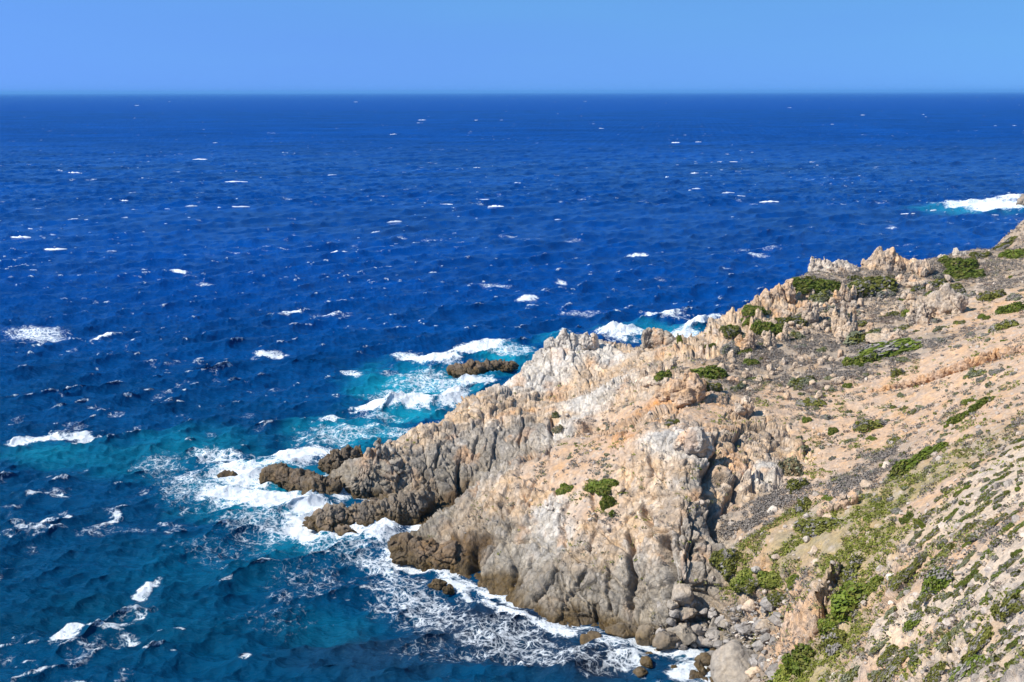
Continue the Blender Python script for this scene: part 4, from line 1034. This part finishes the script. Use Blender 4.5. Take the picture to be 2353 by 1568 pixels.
MIXES = dict(green=("green", "olive", .25), olive=("olive", "grey", .3), lime=("lime", "green", .3), grey=("grey", "sage", .3), sage=("sage", "olive", .3), mat=("olive", "grey", .38), matg=("green", "grey", .3), rust=("rust", "sage", .4))
PM = {}
for kd, (a, b, sh) in MIXES.items():
    PM[kd, 1] = [make_plant_mesh(a, b, sh, 1500, .105, prng) for _ in range(3)]
    PM[kd, 0] = [make_plant_mesh(a, b, sh, 420, .19, prng, 5) for _ in range(3)]
def plant(name, u, v, hw, hh, kd, label, group=None, ang=0.0, cat="shrub"):
    """a shrub whose outline in the photo is an ellipse hw by hh pixels about (u, v), its long axis turned by ang degrees"""
    p = hit(u, v + hh * .25)
    a = R(ang)
    e = hit(u + hw * math.cos(a), v + hh * .25 - hw * math.sin(a)); e2 = hit(u - hw * math.cos(a), v + hh * .25 + hw * math.sin(a))
    s = px_scale(p)
    ax = (e - e2)[:2]; L_ = np.hypot(*ax) / 2
    if abs(e[2] - e2[2]) > 1.1 * max(L_, .1) or L_ > hw * s * 2.4:      # the two ends fell on different slopes
        L_ = hw * s; ax = np.array([1.0, .5])
    rx = min(max(L_, hw * s), hw * s * 2.0)
    rx *= 1.12
    ry = max(hh * s * 1.75, .3)
    hz = min(max(hh * s * 1.5, .3), 2.2)
    if math.isclose(ang, 0) and hh > hw: rx, ry, hz = hw * s, hw * s, hh * s * 1.4
    z = ground_z(p[0], p[1])
    gx_ = (base_z(p[0] + 1, p[1]) - base_z(p[0] - 1, p[1])) / 2; gy_ = (base_z(p[0], p[1] + 1) - base_z(p[0], p[1] - 1)) / 2
    nrm = Vector((-gx_ * .8, -gy_ * .8, 1)).normalized()
    dv = Vector((ax[0], ax[1], gx_ * ax[0] + gy_ * ax[1])).normalized() if L_ > 0 else Vector((1, 0, 0))
    yv = nrm.cross(dv).normalized(); xv = yv.cross(nrm).normalized()
    me = PM[kd, 1 if hw > 11 else 0][int(prng.integers(3))]
    o = bpy.data.objects.new(name, me)
    COL.objects.link(o)
    if prng.uniform() < .5: xv, yv = -xv, -yv
    M = Matrix((xv, yv, nrm)).transposed().to_4x4()
    o.matrix_world = Matrix.Translation((p[0], p[1], z - .12 * hz)) @ M @ Matrix.Diagonal((rx, ry, hz, 1))
    tag(o, label, cat, group)
    return o
NAMED = [
    (1850, 652, 42, 14, "green", 5, "dark green bush band at the foot of the lower skyline crag"), (1905, 656, 30, 13, "green", -5, "dark green bush right of the band under the crags"), (2000, 650, 46, 24, "olive", 15, "broad olive bush below the tallest crag"), (1761, 757, 31, 15, "green", 10, "rounded dark green bush on the stepped ridge"),
    (2198, 603, 38, 15, "green", 0, "dark bush on the skyline right of the crags"), (2215, 628, 48, 15, "green", 5, "wide bright bush just under the skyline bush"), (2198, 661, 21, 11, "olive", -20, "olive bush at the bend above the pink rock face"), (2330, 585, 36, 13, "green", 5, "bright green bush by the right edge of the upper slope"),
    (2315, 560, 42, 10, "olive", 15, "flat olive bush under the far pale slope"), (2253, 586, 22, 8, "olive", 10, "small olive bush at the notch in the skyline"), (2007, 770, 52, 22, "sage", 22, "dry grey green shrub mat combed by wind"), (2062, 797, 92, 24, "matg", 17, "longest bright green shrub mat on the upper slope"),
    (1980, 829, 32, 18, "green", 20, "green tail of the long mat, lower left end"), (2062, 858, 15, 14, "olive", 0, "olive bush hanging below the long mat"), (1627, 858, 30, 20, "green", 15, "dense dark bush right of the orange slab face"), (1634, 893, 18, 10, "olive", 0, "thin olive bush under the dense dark one"),
    (1832, 771, 14, 9, "sage", 0, "olive grey bush beside the standing stone"), (1706, 807, 18, 8, "lime", -10, "yellow green bush on the lower ridge"), (1562, 788, 8, 14, "green", 0, "dark bush tucked on the skyline saddle"), (1679, 765, 20, 11, "olive", 15, "olive bush among the ragged skyline teeth"),
    (1866, 928, 34, 11, "olive", -8, "long olive bush on the tan slope above the gully"), (1997, 979, 28, 14, "olive", -5, "olive bush with grey skirt in mid slope"), (2120, 1048, 62, 17, "green", 38, "long dark green shrub climbing the bank"), (1815, 1072, 30, 22, "rust", 0, "brownish olive bush at the gully head"),
    (1829, 1119, 19, 16, "olive", 0, "green bush directly under the gully head"), (1850, 1157, 20, 16, "olive", 20, "green tuft patch beside the tall pale stone"), (1890, 1201, 46, 17, "olive", 5, "mossy bush spread under the little overhang"), (2123, 1208, 8, 16, "green", 0, "narrow upright dark bush on the scarp edge"),
    (2085, 1188, 13, 10, "green", 20, "small dark bush left of the narrow upright one"), (1966, 1308, 30, 17, "olive", 15, "olive bush at the top of the earth fin"), (1952, 1388, 36, 30, "green", 10, "largest rich green bush in the gully by the earth fin"), (1925, 1424, 44, 18, "green", 5, "green bush at the foot of the largest gully bush"),
    (1932, 1468, 38, 22, "olive", 30, "smooth olive bush lower down the gully"), (1853, 1508, 40, 28, "green", 20, "rich green bush in the gully near the bottom edge"), (1668, 1290, 30, 18, "olive", 0, "green ground bush against the cliff's right foot"), (1716, 1331, 21, 18, "lime", 0, "yellowish ground bush below the cliff foot"),
    (1764, 1321, 26, 14, "lime", 0, "bright ground bush beside the light grey block"), (1720, 1359, 20, 10, "olive", 10, "flat bush on the bank above the cove"), (1822, 1352, 18, 10, "lime", 20, "yellow green tuft on the slope over the fin"), (1788, 1376, 14, 10, "olive", 0, "green tuft on the tan slope by the cove"),
    (2010, 1342, 30, 14, "lime", 20, "lime green bush across the gully from the fin"), (1376, 1113, 30, 13, "green", -5, "green shrub on top of the dome, upper part"), (1404, 1144, 18, 22, "green", 0, "green shrub hanging down the dome"), (1407, 1176, 10, 9, "green", 0, "green tip of the hanging shrub on the dome"),
    (1304, 1121, 17, 9, "green", 0, "small round green cushion left of the dome's shrub"), (1277, 957, 9, 9, "sage", 0, "pale green bush in the chute between the ridges"), (1284, 980, 12, 7, "rust", 0, "reddish green tuft at the bottom of the chute"), (1378, 885, 20, 5, "olive", 12, "flat dark bush on the white rock's rim"),
    (1519, 877, 20, 10, "green", 30, "slanting dark bush left of the orange slabs"), (1547, 968, 20, 7, "olive", 5, "olive bush behind the pale capping block"), (1489, 973, 11, 5, "olive", 0, "small olive tuft behind the rusty rocks"), (1800, 1560, 40, 20, "lime", 25, "yellow green bush cut by the bottom edge"), (1960, 1545, 40, 14, "sage", 40, "grey green bush low in the gully"),
    (2256, 931, 24, 9, "green", 38, "bright shrub on the red slope, upper of a pair"), (2203, 962, 22, 10, "green", 38, "bright shrub on the red slope, lower of a pair"), (2239, 859, 22, 11, "sage", 10, "grey green cushion just under the long ledge"), (2311, 750, 24, 13, "olive", 5, "olive bush above the long ledge"), (2325, 712, 34, 16, "green", 15, "thick green bush beside the footpath"),
    (2238, 1520, 70, 17, "matg", 15, "darkest long shrub mat near the bottom right boulder"), (2330, 1388, 44, 20, "mat", 22, "big mottled mat at the right edge"), (2150, 1362, 40, 20, "matg", 22, "round topped mat by the white perched block")]
for i, (u, v, hw, hh, kd, an, lab) in enumerate(NAMED):
    plant("shrub", u, v, hw * 1.08, hh * 1.25, kd, lab, "shrubs large enough to pick out", an)
# wind-combed mats on the near slope: they stretch along the wind, up to the right
def in_poly(u, v, poly):
    c = False
    for i in range(len(poly)):
        x1, y1 = poly[i]; x2, y2 = poly[i - 1]
        if (y1 > v) != (y2 > v) and u < (x2 - x1) * (v - y1) / (y2 - y1) + x1: c = not c
    return c
MAT_POLY = [(2353, 985), (2353, 1568), (1985, 1568), (2030, 1430), (2075, 1310), (2095, 1240), (2150, 1130), (2230, 1060)]
n = 0; placed = []
while n < 190:
    u, v = prng.uniform(1985, 2360), prng.uniform(985, 1575)
    if not in_poly(u, v, MAT_POLY): continue
    k = .6 + .9 * (v - 985) / 580
    hw = k * (8 + 30 * prng.uniform() ** 2.0); hh = k * prng.uniform(3.2, 6.5) * (1 + hw / 60)
    if any(abs(u - a) < .75 * (hw + c) and abs(v - b) < 1.0 * (hh + d) for a, b, c, d in placed): 
        if prng.uniform() < .9: continue
    placed.append((u, v, hw, hh))
    kd = prng.choice(["mat", "matg", "olive", "sage", "grey", "green"], p=[.26, .28, .22, .10, .03, .11])
    plant("shrub", u, v, hw, hh, kd, "low wind combed shrub mat on the pale near slope", "low shrub mats combed by wind on the near slope", prng.uniform(17, 30))
    n += 1
TUFT_POLY = [(1840, 880), (2000, 850), (2120, 890), (2353, 830), (2353, 980), (2220, 1050), (2140, 1130), (2080, 1250), (1950, 1180), (1850, 1120), (1800, 980)]
n = 0
while n < 150:
    u, v = prng.uniform(1800, 2353), prng.uniform(830, 1250)
    if not in_poly(u, v, TUFT_POLY): continue
    hw = 3.5 + 10 * prng.uniform() ** 1.6; kd = prng.choice(["grey", "sage", "olive", "green"], p=[.42, .33, .17, .08])
    plant("cushion_bush", u, v, hw, hw * prng.uniform(.5, .75), kd, "small cushion bush scattered on the bare tan slope", "small cushion bushes on the tan slope", prng.uniform(-5, 25), "bush")
    n += 1
RIDGE_POLY = [(1600, 800), (1700, 745), (1800, 690), (1860, 640), (2353, 600), (2353, 800), (2000, 860), (1880, 920), (1720, 920), (1640, 880)]
n = 0
while n < 150:
    u, v = prng.uniform(1600, 2353), prng.uniform(600, 920)
    if not in_poly(u, v, RIDGE_POLY): continue
    hw = 4 + 26 * prng.uniform() ** 2; kd = prng.choice(["grey", "sage", "olive", "green"], p=[.25, .2, .35, .2])
    plant("cushion_bush", u, v, hw, hw * prng.uniform(.38, .6), kd, "scrub bush between the rocks on the ridge", "scrub bushes among the ridge rocks", prng.uniform(-5, 20), "bush")
    n += 1
n = 0
DOME_POLY = [(1180, 1130), (1330, 1000), (1480, 900), (1560, 960), (1440, 1010), (1420, 1100), (1340, 1150), (1300, 1110)]
while n < 34:
    u, v = prng.uniform(1180, 1600), prng.uniform(900, 1160)
    if not in_poly(u, v, DOME_POLY): continue
    hw = prng.uniform(2.5, 7)
    plant("cushion_bush", u, v, hw, hw * .55, prng.choice(["grey", "grey", "sage"]), "tiny grey cushion bush on the dome's stony crown", "tiny grey cushions on the dome", 0, "bush")
    n += 1

def scatter_points(n, kinds, rng, near_bias=True):
    """points on the ground drawn by the kind of ground"""
    idx = rng.integers(0, len(HP), n * 14)
    P = HP[idx].astype(np.float32)
    m = (P[:, 2] > .8) & (P[:, 1] > 45)
    P = P[m]
    W, _ = ground_weights(P)
    w = sum(W[:, KINDS.index(k)] * f for k, f in kinds.items())
    sel = rng.uniform(size=len(P)) < w
    return P[sel][:n], W[sel][:n]
def build_scrub():
    rng = np.random.default_rng(55)
    P, W = scatter_points(62000, dict(V=1.0, M=.38, S=.18, P=.04, T=.035), rng)
    cl = fbm(P, 3.0, 3, 400)
    k = (cl + .1 * W[:, KINDS.index('M')] + .12 * W[:, KINDS.index('V')] > .0)
    P, W, cl = P[k], W[k], cl[k]
    n = len(P); nl = 11
    r = rng.uniform(.18, .50, n) * (1 + .6 * np.clip(cl, 0, 1))
    C = np.repeat(P, nl, 0).astype(float); rr = np.repeat(r, nl)
    d = rng.normal(size=(n * nl, 3)); d /= np.linalg.norm(d, axis=1)[:, None]; d[:, 2] = np.abs(d[:, 2])
    C = C + d * (rr * rng.uniform(.5, 1, n * nl))[:, None] * np.array([1.2, 1.2, .75])
    V, F = leaf_quads(C, d + np.array([0, 0, .3]), .12, rng, .65)
    green = sstep(-.1, .25, fbm(P, 6, 3, 410) + .5 * (W[:, KINDS.index('M')] - W[:, KINDS.index('V')]) + rng.normal(size=n) * .12)
    gcol = np.array(KC['olive'][0]) * (1 - rng.uniform(size=(n, 1)) * .0) * .5 + np.array(KC['lime'][0]) * .5
    ycol = np.array(KC['grey'][0]) * .42 + np.array([.17, .14, .115]) * .58
    col = ycol * (1 - green[:, None]) + gcol * green[:, None]
    rust = sstep(.25, .4, fbm(P, 4, 2, 411))
    col = col * (1 - .5 * rust[:, None]) + np.array([.16, .10, .07]) * .5 * rust[:, None]
    col = np.repeat(col * rng.uniform(.75, 1.25, (n, 1)), nl, 0) * rng.uniform(.8, 1.2, (n * nl, 1))
    o = mesh_np("scrub_undergrowth", V, F, M_LEAF, False, dict(tint=('COLOR', np.repeat(col, 4, 0))))
    tag(o, kind='stuff')
build_scrub()
def build_stones():
    rng = np.random.default_rng(66)
    P1, W1 = scatter_points(6000, dict(S=.6, P=.5, V=.5, M=.25, T=.12), rng)
    bz = np.array([hit(rng.uniform(1500, 1790), rng.uniform(1385, 1575)) for _ in range(380)])
    bz = bz[bz[:, 2] > .15]
    P = np.concatenate([P1, bz]); n = len(P); beach = np.arange(n) >= len(P1)
    V0, F0 = ico(2); nv = len(V0)
    s = .05 + .30 * rng.uniform(size=n) ** 4
    s = np.where(beach, .08 + .75 * rng.uniform(size=n) ** 3.2, s)
    sc = s[:, None] * rng.uniform(.6, 1.3, (n, 3)) * np.array([1, 1, .75])
    A = rng.normal(size=(n, 3, 3)); Qm = np.linalg.qr(A)[0]
    sh = np.abs(V0) ** 3; S0 = V0 / (sh.sum(1) ** (1 / 3))[:, None]
    VV = S0[None] * (1 + .22 * rng.normal(size=(n, nv, 1)) * .5) * sc[:, None, :]
    VV = np.einsum('nij,nvj->nvi', Qm, VV) * np.array([1, 1, .8]) + P[:, None, :] + np.array([0, 0, 1.0]) * (s * .25)[:, None, None]
    FF = (F0[None] + (np.arange(n) * nv)[:, None, None]).reshape(-1, 3)
    pale = np.array([.52, .43, .35]); gry = np.array([.30, .27, .24])
    w = rng.uniform(size=(n, 1)); w = np.where(beach[:, None], .15 * w, .35 + .65 * w)
    col = (gry * (1 - w) + pale * w) * rng.uniform(.75, 1.2, (n, 1))
    o = mesh_np("loose_rubble", VV.reshape(-1, 3), FF, M_ROCK, False, dict(tint=('COLOR', np.repeat(col, nv, 0)), wet=('FLOAT', np.zeros(n * nv))))
    tag(o, kind='stuff')
build_stones()

# ------------------------------------------------------------------ driftwood on the cove beach
def driftwood_material():
    k = NT("driftwood")
    pos = k.n("TexCoord").outputs["Object"]
    n = k.n("TexNoise", i_Scale=6.0, i_Detail=4.0); k.l(pos, n.inputs["Vector"])
    c = k.mix(n.outputs[0], (.42, .37, .31), (.66, .61, .54))
    p = k.n("BsdfPrincipled", i_Roughness=.9); k.l(c, p.inputs["Base Color"]); k.l(p.outputs[0], k.out.inputs["Surface"])
    return k.m
M_WOOD = driftwood_material()
WOOD = [(1738, 1432, 34, -38, .11, "thickest bleached log lying slantwise below the grey slab"), (1700, 1438, 22, 20, .06, ""), (1715, 1446, 26, 8, .06, ""), (1735, 1455, 24, -25, .06, ""), (1752, 1461, 20, -12, .07, ""), (1765, 1466, 18, 10, .06, ""), (1690, 1446, 16, 30, .05, ""),
        (1722, 1456, 18, 25, .05, ""), (1742, 1470, 20, -30, .06, ""), (1768, 1478, 16, 15, .05, ""), (1706, 1452, 14, -15, .05, ""), (1757, 1452, 16, 35, .05, ""), (1432 + 5, 1345, 14, -8, .08, "pale plank wedged at the cliff foot"), (1775, 1458, 12, -40, .05, ""), (1728, 1440, 16, 5, .05, ""), (1712, 1462, 12, 12, .05, "")]
for i, (u, v, ln, an, r, lab) in enumerate(WOOD):
    if i == 12: u, v = 1548, 1392
    rng = np.random.default_rng(i + 900)
    p = hit(u, v); z = ground_z(p[0], p[1]); s = px_scale(p)
    h = ln * s / 1.0; yaw = R(an) * 1.5
    n = 9; t = np.linspace(-1, 1, n)
    cx = t * h * .55; cy = .12 * h * np.sin(2.2 * t + rng.uniform(0, 6)) ; cz = .06 * h * np.cos(2.5 * t + rng.uniform(0, 6))
    rad = r * 1.3 * (1 - .35 * (t + 1) / 2) * (1 + .12 * rng.normal(size=n)); rad[0] *= .7; rad[-1] *= .4
    a = np.linspace(0, 2 * math.pi, 9)[:-1]
    ring = np.stack([np.zeros((n, 8)) + cx[:, None], cy[:, None] + rad[:, None] * np.cos(a), cz[:, None] + rad[:, None] * np.sin(a)], -1).reshape(-1, 3)
    V = np.concatenate([ring, [[cx[0] - .02, cy[0], cz[0]], [cx[-1] + .02, cy[-1], cz[-1]]]])
    q = []
    for k in range(n - 1):
        for j in range(8):
            q.append((k * 8 + j, k * 8 + (j + 1) % 8, (k + 1) * 8 + (j + 1) % 8, (k + 1) * 8 + j))
    for j in range(8):
        q.append((n * 8, (j + 1) % 8, j, j)); q.append((n * 8 + 1, (n - 1) * 8 + j, (n - 1) * 8 + (j + 1) % 8, (n - 1) * 8 + (j + 1) % 8))
    bm = bmesh.new(); vs = [bm.verts.new(c) for c in V]
    for f in q:
        f = list(dict.fromkeys(f)); bm.faces.new([vs[x] for x in f])
    if lab.startswith("thick"):      # a broken side branch
        bmesh.ops.create_cone(bm, segments=7, radius1=r * .6, radius2=r * .2, depth=h * .35, cap_ends=True, matrix=Matrix.Translation((h * .1, h * .12, .12)) @ Matrix.Rotation(R(-70), 4, 'X'))
    me = bpy.data.meshes.new("driftwood"); bm.to_mesh(me); bm.free(); me.materials.append(M_WOOD)
    for pl in me.polygons: pl.use_smooth = True
    o = bpy.data.objects.new("driftwood", me); COL.objects.link(o)
    o.location = (p[0], p[1], z + r * 1.2 + .05); o.rotation_euler = (0, rng.uniform(-.12, .12), yaw)
    tag(o, lab or "slim bleached stick in the driftwood litter of the cove", "driftwood", "driftwood on the cove beach")

# ------------------------------------------------------------------ sea haze
bm = bmesh.new(); bmesh.ops.create_cube(bm, size=1.0)
me = bpy.data.meshes.new("haze"); bm.to_mesh(me); bm.free()
hz = bpy.data.objects.new("haze", me); COL.objects.link(hz)
hz.scale = (160000, 90000, 140); hz.location = (0, 40000, 55)
k = NT("haze"); v = k.n("VolumePrincipled"); v.inputs["Color"].default_value = (.16, .44, .86, 1); v.inputs["Density"].default_value = HAZE
k.l(v.outputs[0], k.out.inputs["Volume"]); me.materials.append(k.m)
tag(hz, kind='stuff')
